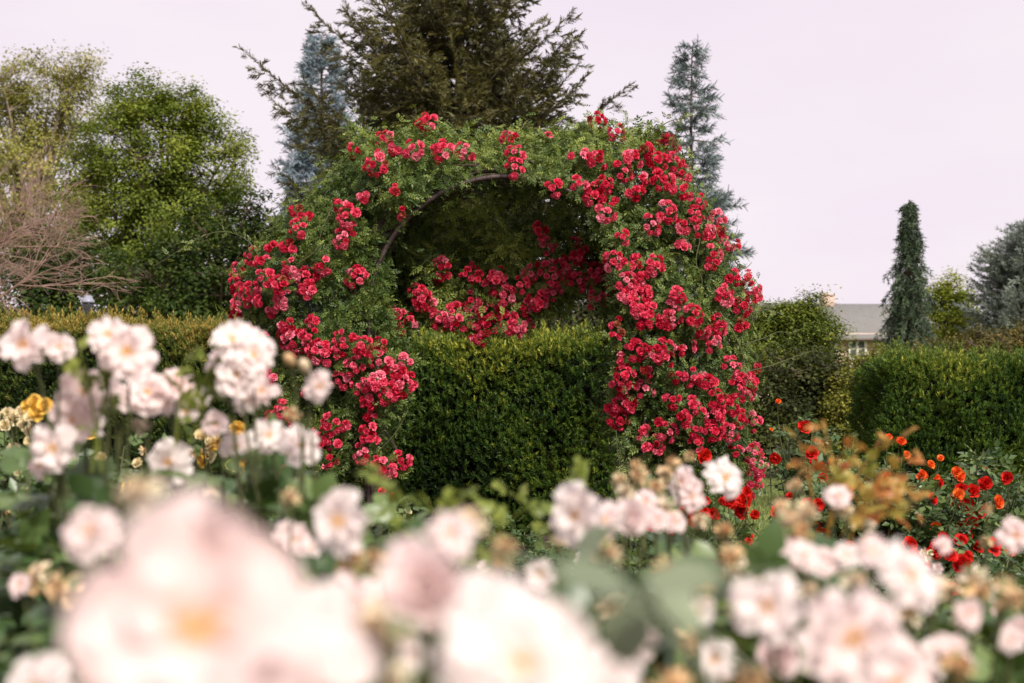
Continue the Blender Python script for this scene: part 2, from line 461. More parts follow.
tag(mb.build('grass', leafy('grass_blade', [(0, (.09, .125, .03)), (.6, (.17, .22, .055)), (1, (.30, .31, .12))], .6, .3)),
    'short mown grass behind the rose arch', None, None, 'stuff')

# ------------------------------------------------------------------ house
def brick(n, o):
    tcx = n.nodes.new('ShaderNodeTexCoord'); b = n.nodes.new('ShaderNodeTexBrick')
    b.inputs['Scale'].default_value = 2.2; b.inputs['Color1'].default_value = (.40, .25, .20, 1); b.inputs['Color2'].default_value = (.50, .34, .28, 1)
    b.inputs['Mortar'].default_value = (.52, .44, .40, 1); b.inputs['Mortar Size'].default_value = .02
    mpx = n.nodes.new('ShaderNodeMapping'); mpx.inputs['Rotation'].default_value = (math.radians(90), 0, 0)
    n.links.new(tcx.outputs['Object'], mpx.inputs[0]); n.links.new(mpx.outputs[0], b.inputs[0])
    p = n.nodes.new('ShaderNodeBsdfPrincipled'); p.inputs['Roughness'].default_value = .9
    n.links.new(b.outputs[0], p.inputs['Base Color']); n.links.new(p.outputs[0], o.inputs[0])
M['brick'] = mat('brick', brick)
M['roof'] = solid('shingles', [(.11, .11, .105), (.17, .165, .155), (.14, .125, .12)], 3, .9, .5, stretch=(1, 1, 3))
M['render'] = solid('pale_render', [(.56, .46, .42), (.64, .54, .50)], 2, .9)
M['white'] = solid('white_paint', [(.72, .70, .70), (.80, .78, .78)], 3, .5)
def glass(n, o):
    p = n.nodes.new('ShaderNodeBsdfPrincipled'); p.inputs['Base Color'].default_value = (.10, .12, .14, 1); p.inputs['Roughness'].default_value = .06
    p.inputs['Specular IOR Level'].default_value = 1.0
    n.links.new(p.outputs[0], o.inputs[0])
M['glass'] = mat('window_glass', glass)
def house():
    Y = 80.0; k = F / Y
    hx0, hx1 = (742 - 512) / k, (945 - 512) / k
    ez = EYE + (390 - 334) / k; rz = EYE + (390 - 299) / k; dep = 9.0
    t = thing('brick_house', 'distant brick house with grey shingle roof and chimney behind the trees', 'house', ((hx0 + hx1) / 2, Y + dep / 2, 0))
    mb = MB(); mb.box(((hx0 + hx1) / 2, Y + dep / 2, (ez + 1.55) / 2 + .05), (hx1 - hx0, dep, ez - 1.55)); 
    g = .0
    for x in (hx0, hx1):
        s = .15 if x == hx0 else -.15
        mb.raw([(x + s, Y, ez), (x + s, Y + dep, ez), (x + s, Y + dep / 2, rz - .1)], [(0, 1, 2)])
    mb.build('upper_wall', M['brick'], t)
    mb = MB(); mb.box(((hx0 + hx1) / 2, Y + dep / 2, .75), (hx1 - hx0 + .1, dep + .1, 1.64)); mb.box(((hx0 + hx1) / 2, Y + dep / 2, 2.55), (hx1 - hx0 + .12, dep + .12, .22)); mb.build('lower_wall', M['render'], t)
    mb = MB(); ov = .5
    sl = (rz - ez) / (dep / 2)
    a = [(hx0 - ov, Y - ov, ez - ov * sl), (hx1 + ov, Y - ov, ez - ov * sl), (hx1 + ov, Y + dep / 2, rz), (hx0 - ov, Y + dep / 2, rz),
         (hx0 - ov, Y + dep + ov, ez - ov * sl), (hx1 + ov, Y + dep + ov, ez - ov * sl)]
    b = [(x, y, z - .22) for x, y, z in a]
    mb.raw(a + b, [(0, 1, 2, 3), (3, 2, 5, 4), (6, 9, 8, 7), (9, 10, 11, 8), (0, 6, 7, 1), (4, 5, 11, 10), (0, 3, 9, 6), (3, 4, 10, 9), (1, 7, 8, 2), (2, 8, 11, 5)])
    rf = mb.build('roof', M['roof'], t)
    mb = MB(); cx = (845 - 512) / k
    mb.box((cx, Y + dep / 2, rz + .0), (.70, .7, 1.0)); mb.box((cx, Y + dep / 2, rz + .52), (.8, .8, .08)); mb.box((cx - .12, Y + dep / 2, rz + .62), (.2, .2, .14))
    mb.build('chimney', M['brick'], rf)
    for px in (772, 812, 827, 857, 886, 915):
        x = (px - 512) / k; z = EYE + (390 - 349) / k
        f = MB(); w, h = .92, 1.15
        for dx in (-1, 0, 1): f.box((x + dx * w / 2, Y - .06, z), (.13, .16, h + .1))
        for dz in (-1, 0, 1): f.box((x, Y - .05, z + dz * h / 2), (w + .13, .12, .10))
        fo = f.build('window', M['white'], t)
        g = MB(); g.box((x, Y - .02, z), (w, .06, h)); g.build('pane', M['glass'], fo)
    for px in (800, 857, 900):
        x = (px - 512) / k
        f = MB()
        for dx in (-1, 0, 1): f.box((x + dx * .5, Y - .10, 1.45), (.10, .12, 1.3))
        for dz in (-1, 1): f.box((x, Y - .09, 1.45 + dz * .62), (1.1, .12, .10))
        fo = f.build('window', M['white'], t); g = MB(); g.box((x, Y - .06, 1.45), (1, .06, 1.2)); g.build('pane', M['glass'], fo)
    mb = MB(); mb.box(((hx0 + hx1) / 2, Y - ov - .05, ez - ov * sl - .12), (hx1 - hx0 + 2 * ov, .12, .14)); mb.build('gutter', M['metal'], t)
house()

# ------------------------------------------------------------------ garden lamp
def lamp():
    p = W(88, 390, 15.0); x, y = p[0], p[1]
    t = thing('garden_lamp', 'black garden lamp post with pale domed cap above the left hedge', 'lamp post', (x, y, 0))
    mb = MB(); mb.tube([(x, y, 0), (x, y, .25), (x, y, 1.0), (x, y, 1.85)], [.06, .04, .03, .03], 8, cap=True); mb.build('pole', M['metal'], t)
    mb = MB(); mb.tube([(x, y, 1.85), (x, y, 1.88), (x, y, 2.06), (x, y, 2.08)], [.03, .05, .06, .06], 8, cap=True); mb.build('lantern', solid('dark_glass', [(.03, .03, .035), (.05, .05, .055)], 5, .2), t, True)
    mb = MB(); mb.tube([(x, y, 2.08), (x, y, 2.10), (x, y, 2.14), (x, y, 2.16)], [.075, .07, .04, .01], 10, cap=True); mb.build('cap', solid('cap_metal', [(.20, .20, .25), (.28, .28, .34)], 5, .4), t, True)
lamp()

# ------------------------------------------------------------------ trees
def broad_tree(name, label, cat, base, h, blobs, nclump, per, leaf, cols, seed, tr=.16, bark='bark', clump=.42, limbs=26, group=None, trans=.35, flat=.6):
    """blobs: crown volumes (cx, cy, cz, rx, ry, rz) relative to base; leaves gather in clumps at the branch ends"""
    r = np.random.default_rng(seed); bx, by = base
    t = thing(name, label, cat, (bx, by, 0), group)
    B = np.array(blobs, float); vol = B[:, 3] * B[:, 5]; pick = r.choice(len(B), nclump, p=vol / vol.sum())
    d = rnd_dir(r, nclump); rad = r.uniform(.35, 1, nclump) ** .5
    lump = 1 + .16 * wob(d * 3, 1.0, seed)
    C = B[pick, :3] + d * (rad * lump)[:, None] * B[pick, 3:6] + np.array([bx, by, 0])
    C = C[C[:, 2] > .3]; nclump = len(C)
    cen = np.array([bx, by, 0]) + np.average(B[:, :3], axis=0, weights=vol)
    # wood
    mb = MB(); top = np.array([bx + r.normal(0, .2), by, h * .82])
    tp = bez((bx, by, -.05), (bx + r.normal(0, .1), by, h * .3), (bx + r.normal(0, .25), by, h * .6), top, 12)
    mb.tube(tp, np.linspace(tr, tr * .12, 12), 8)
    tips = C[r.choice(nclump, min(limbs, nclump), replace=False)]
    ends = []
    for q in tips:
        k = int(np.clip((q[2] / h * .62) * 12, 1, 10)); a = tp[k]
        mid = a * .45 + q * .55 + np.array([0, 0, .25 * np.linalg.norm(q - a) * .5])
        cv = bez(a, a * .7 + q * .3 + [0, 0, .15], mid, q, 8); mb.tube(cv, np.linspace(tr * .38, tr * .06, 8), 5); ends.append(cv)
    E = np.concatenate(ends)
    for q in C[:: max(1, nclump // 260)]:
        k = np.argmin(np.sum((E - q) ** 2, 1) + (E[:, 2] > q[2]) * .3); a = E[k]
        mb.tube(bez(a, a * .6 + q * .4 + r.normal(0, .08, 3), a * .3 + q * .7 + r.normal(0, .1, 3), q, 5), np.linspace(.018, .006, 5), 4)
    mb.build('trunk', M[bark], t, True)
    # crown
    mb = MB(); n = nclump * per
    ci = np.repeat(np.arange(nclump), per); cs = clump * r.uniform(.45, 1.25, nclump)
    off = np.clip(r.normal(0, 1, (n, 3)), -1.7, 1.7) * np.array([1, 1, flat]) * .5; P = C[ci] + off * cs[ci][:, None]
    outw = nrm(P - cen)
    Z = nrm(outw * .5 + np.array([0, 0, .7]) + r.normal(0, .42, (n, 3)))
    tint = np.clip(.5 + r.normal(0, .22, nclump)[ci] + r.normal(0, .10, n), 0, 1)
    mb.scatter(leaf2, P, frames(Z, rnd_dir(r, n) + outw * .5), leaf * r.uniform(.6, 1.3, n), tint)
    mb.build('crown', leafy(name + '_leaf', cols, .6, trans, (1, 1, .5), .25), t)
    return t

def tuft(n=9, spread=.55, wid=.05, seed=0):
    r = random.Random(seed); V = []; Fc = []
    for i in range(n):
        a = r.uniform(0, 6.28); s = i / n * .75; l = r.uniform(.22, .40); w = wid
        d = np.array([math.cos(a) * spread, 1, math.sin(a) * spread]); d /= np.linalg.norm(d)
        sd = nrm(np.cross(d, [math.sin(a), .3, math.cos(a)])); b = np.array([0, s, 0])
        k = len(V); V += [b - sd * w * .5, b + sd * w * .5, b + d * l + sd * w * .25, b + d * l - sd * w * .25]; Fc.append((k, k + 1, k + 2, k + 3))
    return T(V, Fc)
TUFTS = [tuft(16, .8, .075, s) for s in range(3)]
TUFTS_W = [tuft(20, .95, .055, s + 5) for s in range(2)]

def conifer(name, label, base, h, prof, nbr, cols, seed, e0=.1, up=.5, tl=.2, step=.11, side=.42, gap=0., tr=.12, tufts=TUFTS, z0=.05, bark='bark', group=None, trans=.1, hang=0., wid=1.0, jit=.25):
    """prof(t) = crown radius at height fraction t; branches leave the trunk at elevation e0 and lift by 'up'"""
    r = np.random.default_rng(seed); bx, by = base
    t = thing(name, label, 'conifer', (bx, by, 0), group)
    wood = MB(); wood.tube([(bx, by, -.05), (bx + .03, by, h * .4), (bx - .02, by, h * .8), (bx, by, h)], [tr, tr * .7, tr * .3, .012], 8)
    P, D, TI, S = [], [], [], []
    for i in range(nbr):
        f = z0 + (1 - z0) * ((i + r.uniform(0, 1)) / nbr); az = i * 2.399 + r.uniform(-.4, .4)
        if r.random() < gap: continue
        L = max(prof(f, az), .05) * r.uniform(1 - jit, 1 + jit * .6); z = f * h
        hd = np.array([math.cos(az), math.sin(az), 0])
        n = max(4, int(L / step)); s = np.linspace(0, 1, n)
        zz = z + L * (math.tan(e0) * s + up * s ** 2 - hang * np.sin(s * PI) * .0) + r.normal(0, .02)
        bend = r.normal(0, .12) * L
        sidev = np.array([-hd[1], hd[0], 0])
        cv = np.array([bx, by, 0]) + hd * (L * s)[:, None] + sidev * (bend * s ** 2)[:, None]; cv[:, 2] = zz
        wood.tube(cv, np.linspace(max(.006, .012 + L * .010), .004, n), 4)
        tg = nrm(np.gradient(cv, axis=0)); bt = r.normal(0, .14)
        for j in range(1, n):
            q = s[j]
            P.append(cv[j]); D.append(tg[j] + r.normal(0, .15, 3)); TI.append(bt); S.append(1.)
            sl = side * L * (1.05 - q) * (.4 + .6 * min(1, q * 3)) * wid
            m = int(sl / step)
            for sg in (-1, 1):
                if m < 1 and r.random() < .5:
                    continue
                dv = nrm(tg[j] * .75 + sidev * sg * .85 + r.normal(0, .18, 3) - np.array([0, 0, hang * .8]))
                for k in range(1, m + 2):
                    w = k / (m + 1.0)
                    pp = cv[j] + dv * min(sl, k * step) + np.array([0, 0, -hang * (k * step) ** 1.2 * .7])
                    P.append(pp + r.normal(0, .02, 3)); D.append(dv + r.normal(0, .25, 3) - np.array([0, 0, hang * .7])); TI.append(bt + r.normal(0, .1)); S.append(r.uniform(.8, 1.2))
    P = np.array(P); D = np.array(D); TI = np.clip(.5 + np.array(TI) + r.normal(0, .12, len(P)), 0, 1); S = np.array(S) * tl
    wood.build('trunk', M[bark], t, True)
    mb = MB(); k = r.integers(0, len(tufts), len(P))
    for i, tt in enumerate(tufts):
        q = k == i; mb.scatter(tt, P[q], frames_y(D[q], rnd_dir(r, q.sum())), S[q], TI[q])
    mb.build('crown', leafy(name + '_needle', cols, .6, trans, (1, 1, .6)), t)
    return t

def X(px, Y): return (px - 512) / F * Y
def Zr(py, Y): return EYE - (py - HOR) / F * Y

# big brown-green conifer behind the arch
def prof_big(t, az):
    side = math.cos(az)
    return min(4.6 * (1 - t) ** .80, 2.75) * (1.0 if t > .40 else .88) * (.50 + .60 * abs(math.sin(t * 19 + az * 1.5)) * abs(math.cos(t * 7 - az * 2 + 1)) ** .5) * (1.12 if side < 0 else .95)
conifer('tall_conifer', 'tall olive-brown conifer rising out of frame directly behind the arch', (X(462, 24), 24), 9.6, prof_big, 380,
        [(0, (.035, .024, .010)), (.5, (.062, .060, .016)), (1, (.17, .145, .036))], 11, e0=.22, up=.30, tl=.25, step=.13, side=.40, gap=.16, jit=.38, tr=.17, z0=.12, hang=.30, trans=.15)
# blue spruces
conifer('blue_spruce', 'silvery blue spruce half hidden behind the left side of the tall conifer', (X(322, 34), 34), Zr(38, 34), lambda t, a: 1.75 * (1 - t) ** .8 + .08, 230,
        [(0, (.08, .11, .13)), (.5, (.17, .22, .27)), (1, (.31, .38, .45))], 12, e0=.05, up=.12, tl=.36, step=.13, side=.6, tr=.14, tufts=TUFTS_W, group='blue spruces behind the arch')
conifer('blue_spruce', 'sparse slender blue spruce with bare trunk gaps, right of the arch top', (X(692, 28), 28), Zr(50, 28), lambda t, a: (1.45 * (1 - t) ** .72 + .05) * (.45 + .60 * abs(math.sin(t * 23))), 165,
        [(0, (.06, .08, .085)), (.5, (.13, .165, .175)), (1, (.27, .32, .34))], 13, e0=-.12, up=.12, tl=.33, step=.12, side=.50, gap=.10, jit=.4, tr=.10, tufts=TUFTS_W, group='blue spruces behind the arch')
# weeping columnar spruce, right
conifer('weeping_spruce', 'narrow dark columnar spruce with drooping branches beside the house', (X(909, 30), 30), Zr(200, 30), lambda t, a: (.04 + .74 * (1 - t) ** .85 + .10 * math.sin(min(1, t * 1.2) * PI)) * (.72 + .45 * math.sin(t * 31 + a) ** 2), 300,
        [(0, (.012, .026, .012)), (.5, (.032, .056, .026)), (1, (.13, .18, .09))], 14, e0=-.15, up=-.65, tl=.24, step=.10, side=.55, jit=.5, tufts=TUFTS_W, hang=.9, tr=.12)
# grey blue conifer at right edge
conifer('grey_fir', 'broad rounded grey-green fir at the right edge of the picture', (X(1035, 33), 33), Zr(226, 33), lambda t, a: 1.62 * math.sqrt(max(0, 1 - t ** 3.2)) * (.9 + .12 * math.sin(a * 5 + t * 20)), 330,
        [(0, (.07, .085, .07)), (.5, (.15, .18, .155)), (1, (.28, .32, .28))], 15, e0=.1, up=.25, tl=.24, step=.13, side=.45, tufts=TUFTS_W, tr=.16)

YG = [(0, (.040, .070, .010)), (.45, (.135, .18, .020)), (1, (.29, .32, .05))]
DK = [(0, (.014, .030, .007)), (.5, (.038, .068, .012)), (1, (.095, .13, .022))]
def rel(lst, bx):
    return lst
def blob(px, py, rpx, rpz, Y, bx, ry=None, dy=0.):
    return (X(px, Y) - bx, dy, Zr(py, Y), rpx / F * Y, (ry if ry else rpx / F * Y), rpz / F * Y)
# left: yellow-green tree, its dark neighbour, the far one behind
Y = 30.; bx = X(150, Y)
broad_tree('deciduous_tree', 'large bushy yellow-green tree left of the arch', 'tree', (bx, Y), Zr(75, Y),
           [blob(150, 150, 62, 70, Y, bx), blob(208, 168, 44, 58, Y, bx), blob(115, 190, 50, 75, Y, bx), blob(160, 240, 80, 70, Y, bx), blob(185, 115, 28, 30, Y, bx), blob(135, 100, 30, 26, Y, bx)], 640, 130, .072,
           YG, 21, .22, group='broadleaf trees on the left')
Y = 42.; bx = X(30, Y)
broad_tree('deciduous_tree', 'taller pale yellow-green tree with thin pale limbs at the left edge', 'tree', (bx, Y), Zr(45, Y),
           [blob(40, 95, 48, 45, Y, bx), blob(5, 130, 40, 60, Y, bx), blob(75, 110, 30, 45, Y, bx), blob(30, 190, 80, 80, Y, bx), blob(70, 65, 28, 20, Y, bx)], 480, 85, .095,
           [(0, (.09, .10, .02)), (.5, (.23, .23, .05)), (1, (.46, .40, .11))], 22, .25, 'bark_pale', clump=.55, limbs=40, group='broadleaf trees on the left')
Y = 26.; bx = X(215, Y)
broad_tree('yew_tree', 'dark green spreading yew below the yellow-green tree', 'tree', (bx, Y), Zr(205, Y),
           [blob(215, 272, 58, 80, Y, bx), blob(250, 258, 36, 66, Y, bx), blob(262, 250, 24, 44, Y, bx), blob(160, 300, 60, 60, Y, bx), blob(225, 340, 70, 50, Y, bx)], 420, 70, .09, DK, 23, .2, group='dark evergreens on the left')
bx = X(60, 27.)
broad_tree('yew_tree', 'low dark green yew behind the lamp post', 'tree', (bx, 27.), Zr(215, 27.),
           [blob(95, 300, 65, 58, 27., bx), blob(10, 310, 75, 60, 27., bx), blob(50, 265, 40, 40, 27., bx), blob(50, 350, 95, 45, 27., bx)], 420, 70, .09, DK, 24, .2, group='dark evergreens on the left')
# dark understory behind the arch and hedge
bx = X(430, 22.)
broad_tree('dark_shrub', 'dark evergreen shrub seen through the arch above the clipped hedge', 'shrub', (bx, 22.), Zr(285, 22.),
           [blob(400, 345, 75, 60, 22., bx), blob(470, 335, 60, 55, 22., bx)], 260, 70, .08, DK, 25, .12)
bx = X(590, 21.)
broad_tree('olive_shrub', 'brownish olive shrub seen between the hanging roses and the hedge', 'shrub', (bx, 21.), Zr(270, 21.),
           [blob(570, 330, 60, 60, 21., bx), blob(640, 330, 60, 70, 21., bx)], 260, 70, .08, [(0, (.025, .03, .012)), (.5, (.055, .06, .022)), (1, (.11, .11, .04))], 26, .12)
# right: shrubs in front of the house
bx = X(800, 20.)
broad_tree('leafy_shrub', 'tall loose shrub with yellow-green top in front of the house', 'shrub', (bx, 20.), Zr(300, 20.),
           [blob(798, 345, 36, 38, 20., bx), blob(768, 360, 30, 30, 20., bx), blob(758, 345, 16, 30, 20., bx), blob(808, 316, 14, 24, 20., bx), blob(826, 340, 14, 22, 20., bx), blob(765, 328, 14, 24, 20., bx), blob(780, 325, 14, 22, 20., bx), blob(800, 400, 30, 40, 20., bx), blob(795, 325, 22, 20, 20., bx)], 560, 110, .042,
           [(0, (.03, .05, .010)), (.5, (.10, .14, .02)), (1, (.32, .35, .05))], 27, .10, clump=.26)
bx = X(790, 18.8)
broad_tree('dark_shrub', 'dark olive rounded shrub in front of the loose yellow-green one, right of the arch', 'shrub', (bx, 18.8), Zr(352, 18.8),
           [blob(762, 388, 40, 44, 18.8, bx), blob(800, 392, 46, 46, 18.8, bx), blob(822, 372, 22, 30, 18.8, bx), blob(828, 405, 26, 38, 18.8, bx), blob(795, 440, 66, 40, 18.8, bx)], 260, 100, .06, [(0, (.02, .028, .010)), (.5, (.05, .062, .016)), (1, (.11, .12, .025))], 28, .10)
bx = X(862, 18.)
broad_tree('yellow_shrub', 'bright yellow-green shrub at the near end of the right hedge', 'shrub', (bx, 18.), Zr(352, 18.),
           [blob(866, 390, 24, 46, 18., bx), blob(848, 415, 24, 36, 18., bx), blob(880, 365, 14, 22, 18., bx)], 170, 90, .042, [(0, (.09, .11, .02)), (.5, (.19, .20, .03)), (1, (.34, .31, .06))], 29, .06, clump=.2)
bx = X(955, 36.)
broad_tree('young_tree', 'light yellow-green young tree between the columnar spruce and the fir', 'tree', (bx, 36.), Zr(270, 36.),
           [blob(955, 318, 24, 42, 36., bx), blob(943, 300, 14, 24, 36., bx), blob(965, 345, 32, 30, 36., bx)], 240, 60, .09, [(0, (.10, .14, .02)), (.5, (.22, .27, .03)), (1, (.40, .40, .06))], 30, .12, clump=.4)
bx = X(985, 24.)
broad_tree('autumn_shrub', 'olive and orange tinted shrub behind the right hedge', 'shrub', (bx, 24.), Zr(325, 24.),
           [blob(985, 355, 40, 26, 24., bx), blob(940, 362, 28, 22, 24., bx), blob(1040, 350, 40, 30, 24., bx)], 220, 80, .06, [(0, (.05, .05, .015)), (.55, (.11, .10, .025)), (1, (.28, .17, .04))], 31, .08, clump=.28)

# bare-twigged tree at left edge
def bare_tree():
    Y = 17.; bx = X(-55, Y)
    t = thing('bare_tree', 'leafless pinkish-brown twiggy tree reaching in from the left edge', 'tree', (bx, Y, 0))
    r = np.random.default_rng(77); mb = MB(); tw = MB()
    def grow(p, d, L, rad, lev):
        n = 6; pts = [p]; dd = d.copy()
        for i in range(n - 1):
            dd = nrm(dd + r.normal(0, .13, 3) + np.array([0, 0, -.03 * (lev > 1)])); pts.append(pts[-1] + dd * L / (n - 1))
        (mb if lev < 2 else tw).tube(pts, np.linspace(rad, rad * .45, n), 6 if lev < 2 else 4)
        if lev >= 5: return
        for k in range([5, 6, 6, 4, 2][lev]):
            s = r.integers(2, n); q = pts[s]
            nd = nrm(dd + r.normal(0, .62, 3) * np.array([1, .8, .55]) + np.array([.10, 0, .06]))
            grow(q, nd, L * r.uniform(.5, .72), max(rad * .5, .0028), lev + 1)
    base = np.array([bx, Y, -.05])
    mb.tube([base, base + [.05, 0, 1.2], base + [.1, 0, 1.95]], [.12, .10, .08], 8)
    for d in ((.8, -.2, .75), (.95, .2, .45), (.45, .1, 1.0), (-.5, .1, .9)):
        grow(base + [.1, 0, 1.95], nrm(np.array(d)), 1.15, .022, 1)
    mb.build('trunk', M['bark_bare'], t, True); tw.build('twigs', M['bark_bare'], t, True)
bare_tree()

# ------------------------------------------------------------------ hedges
def sprig(seed, n=8, w=.16):
    r = random.Random(seed); parts = []
    lf = T([(0, 0, 0), (w, .5, .05), (0, 1, 0), (-w, .5, .05)], [(0, 1, 2), (0, 2, 3)])
    for i in range(n):
        a = i * 2.4 + r.uniform(-.3, .3); s = i / n
        parts.append((lf, rotz(0) @ np.array(frames_y(np.array([math.cos(a) * (.9 - .5 * s), 1.0, math.sin(a) * (.9 - .5 * s)]), np.array([-math.cos(a), .8, -math.sin(a)]))), .46 * r.uniform(.8, 1.1), (0, s * .62, 0)))
    return join(parts)
SPR = [sprig(s) for s in range(3)]
def hedge(name, label, x0, x1, y0, y1, h, cols, seed, dens=2000, size=.088, topbright=.35, rnd=.06):
    r = np.random.default_rng(seed); cx, cy = (x0 + x1) / 2, (y0 + y1) / 2
    t = thing(name, label, 'hedge', (cx, cy, 0))
    P, N = [], []
    faces = [((x0, x1), (0, h), 'f', 1.), ((x0, x1), (y0, y1), 't', 1.), ((y0, y1), (0, h), 'l', .9), ((y0, y1), (0, h), 'r', .9), ((x0, x1), (0, h), 'b', .3)]
    for (a0, a1), (b0, b1), f, dd in faces:
        n = int((a1 - a0) * (b1 - b0) * dens * dd); a = r.uniform(a0, a1, n); b = r.uniform(b0, b1, n); z = np.zeros(n)
        if f == 'f': p = np.stack([a, z + y0, b], -1); nn = (0, -1, 0)
        if f == 'b': p = np.stack([a, z + y1, b], -1); nn = (0, 1, 0)
        if f == 't': p = np.stack([a, b, z + h], -1); nn = (0, 0, 1)
        if f == 'l': p = np.stack([z + x0, a, b], -1); nn = (-1, 0, 0)
        if f == 'r': p = np.stack([z + x1, a, b], -1); nn = (1, 0, 0)
        P.append(p); N.append(np.tile(np.array(nn, float), (n, 1)))
    P = np.concatenate(P); N = np.concatenate(N); n = len(P)
    # rounded, lumpy clipping
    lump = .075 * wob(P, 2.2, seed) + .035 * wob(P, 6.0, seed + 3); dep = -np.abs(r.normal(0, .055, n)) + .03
    for (c, lo, hi) in ((0, x0, x1), (1, y0, y1)):
        e = np.minimum(P[:, c] - lo, hi - P[:, c]); P[:, 2] -= np.where(N[:, 2] > .5, .10 * np.exp(-np.maximum(e, 0) / .08), 0)
    e = h - P[:, 2]; P -= N * np.where(N[:, 2] < .5, .10 * np.exp(-np.maximum(e, 0) / .08), 0)[:, None]
    P += N * (lump + dep)[:, None]
    tall = (r.random(n) < .10) & (N[:, 2] > .5); P[tall, 2] += r.uniform(.02, .13, tall.sum())
    D = nrm(N * .7 + np.array([0, 0, .75]) + r.normal(0, .33, (n, 3)))
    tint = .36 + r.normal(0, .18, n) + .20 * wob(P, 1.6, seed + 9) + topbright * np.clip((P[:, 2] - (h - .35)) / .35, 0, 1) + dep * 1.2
    mb = MB(); k = r.integers(0, 3, n)
    for i in range(3):
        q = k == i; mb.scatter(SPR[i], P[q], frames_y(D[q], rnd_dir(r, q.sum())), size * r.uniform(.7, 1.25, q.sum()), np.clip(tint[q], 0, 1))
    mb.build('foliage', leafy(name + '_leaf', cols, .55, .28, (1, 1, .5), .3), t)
    # woody inside
    wd = MB()
    ns = int((x1 - x0) * 26)
    for i in range(ns):
        bxx = r.uniform(x0 + .15, x1 - .15); byy = r.uniform(y0 + .2, y1 - .2); 
        q = np.array([bxx, byy, 0]); e_ = np.array([np.clip(bxx + r.normal(0, .3), x0 + .06, x1 - .06), np.clip(byy + r.normal(0, .5), y0 + .08, y1 - .08), r.uniform(.4, h - .1)])
        wd.tube(bez(q - [0, 0, .03], q + [0, 0, .3], e_ * .6 + q * .4, e_, 6), np.linspace(.018, .005, 6), 4)
    wd.build('stems', M['cane_old'], t)
    # inner leaf mass: depth shade put into a near-black leaf colour
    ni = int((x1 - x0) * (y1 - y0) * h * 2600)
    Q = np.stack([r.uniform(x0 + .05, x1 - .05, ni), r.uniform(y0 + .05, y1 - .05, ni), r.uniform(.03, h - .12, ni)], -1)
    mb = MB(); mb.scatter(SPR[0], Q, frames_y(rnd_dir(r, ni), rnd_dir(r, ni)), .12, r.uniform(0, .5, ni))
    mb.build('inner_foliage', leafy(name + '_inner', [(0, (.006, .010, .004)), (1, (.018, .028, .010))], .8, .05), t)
    return t
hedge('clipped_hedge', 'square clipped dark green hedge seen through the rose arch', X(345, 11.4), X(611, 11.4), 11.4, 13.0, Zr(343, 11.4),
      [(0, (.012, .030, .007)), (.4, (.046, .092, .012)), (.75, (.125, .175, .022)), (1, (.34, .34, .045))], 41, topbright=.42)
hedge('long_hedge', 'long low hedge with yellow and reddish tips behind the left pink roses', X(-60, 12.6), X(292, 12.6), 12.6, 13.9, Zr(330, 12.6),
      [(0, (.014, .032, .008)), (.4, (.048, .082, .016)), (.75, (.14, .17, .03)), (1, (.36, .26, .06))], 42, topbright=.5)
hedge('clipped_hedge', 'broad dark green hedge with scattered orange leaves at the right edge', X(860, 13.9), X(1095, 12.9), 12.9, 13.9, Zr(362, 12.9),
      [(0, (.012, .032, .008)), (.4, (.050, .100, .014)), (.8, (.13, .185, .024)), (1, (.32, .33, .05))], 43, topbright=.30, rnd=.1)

# ------------------------------------------------------------------ rose arch frame
AY0, AY1 = 8.25, 9.05
CX, CZ, RAD = -.03, 1.60, .80
def arch_frame():
    t = thing('garden_arch', 'brown rusted metal garden arch carrying the crimson climbing roses', 'arch', (CX, (AY0 + AY1) / 2, 0))
    def hoop(y, r0=.016, up=0.):
        pts = [(CX - RAD, y, -.1), (CX - RAD, y, .5), (CX - RAD, y, 1.0)] + [(CX - RAD * math.cos(a), y, CZ + (RAD + up) * math.sin(a)) for a in np.linspace(0, PI, 33)] + [(CX + RAD, y, 1.0), (CX + RAD, y, .5), (CX + RAD, y, -.1)]
        m = MB(); m.tube(pts, r0, 8, cap=True)
        return m.build('hoop', M['metal'], t, True)
    hoop(AY0)
    for y in ((AY0 + AY1) / 2, AY1): hoop(y, .010, .07)
    # the second, slightly higher bar of the front
    pts = [(CX - (RAD + .06) * math.cos(a), AY0 + .05, CZ + (RAD + .045) * math.sin(a)) for a in np.linspace(.25, PI - .25, 33)]
    m = MB(); m.tube(pts, .010, 6, cap=True); m.build('rim_bar', M['metal'], t, True)
    for a in np.linspace(.1, PI - .1, 9):
        m = MB(); x, z = CX - RAD * math.cos(a), CZ + RAD * math.sin(a); m.tube([(x, AY0, z + .018), (x, 8.65, z + .018), (x, AY1, z + .018)], .007, 6); m.build('crossbar', M['metal'], t, True)
    for s in (-1, 1):
        for z in (.35, .8, 1.25):
            m = MB(); m.tube([(CX + s * RAD, AY0, z), (CX + s * RAD, 8.65, z), (CX + s * RAD, AY1, z)], .007, 6); m.build('crossbar', M['metal'], t, True)
        m = MB(); m.tube([(CX + s * (RAD + .22), AY0 + .1, -.05), (CX + s * (RAD + .22), AY0 + .1, 1.1), (CX + s * (RAD + .22), AY0 + .1, 1.9)], .022, 8, cap=True); m.build('post', solid('grey_post', [(.16, .15, .15), (.24, .22, .21)], 12, .8), t, True)
arch_frame()

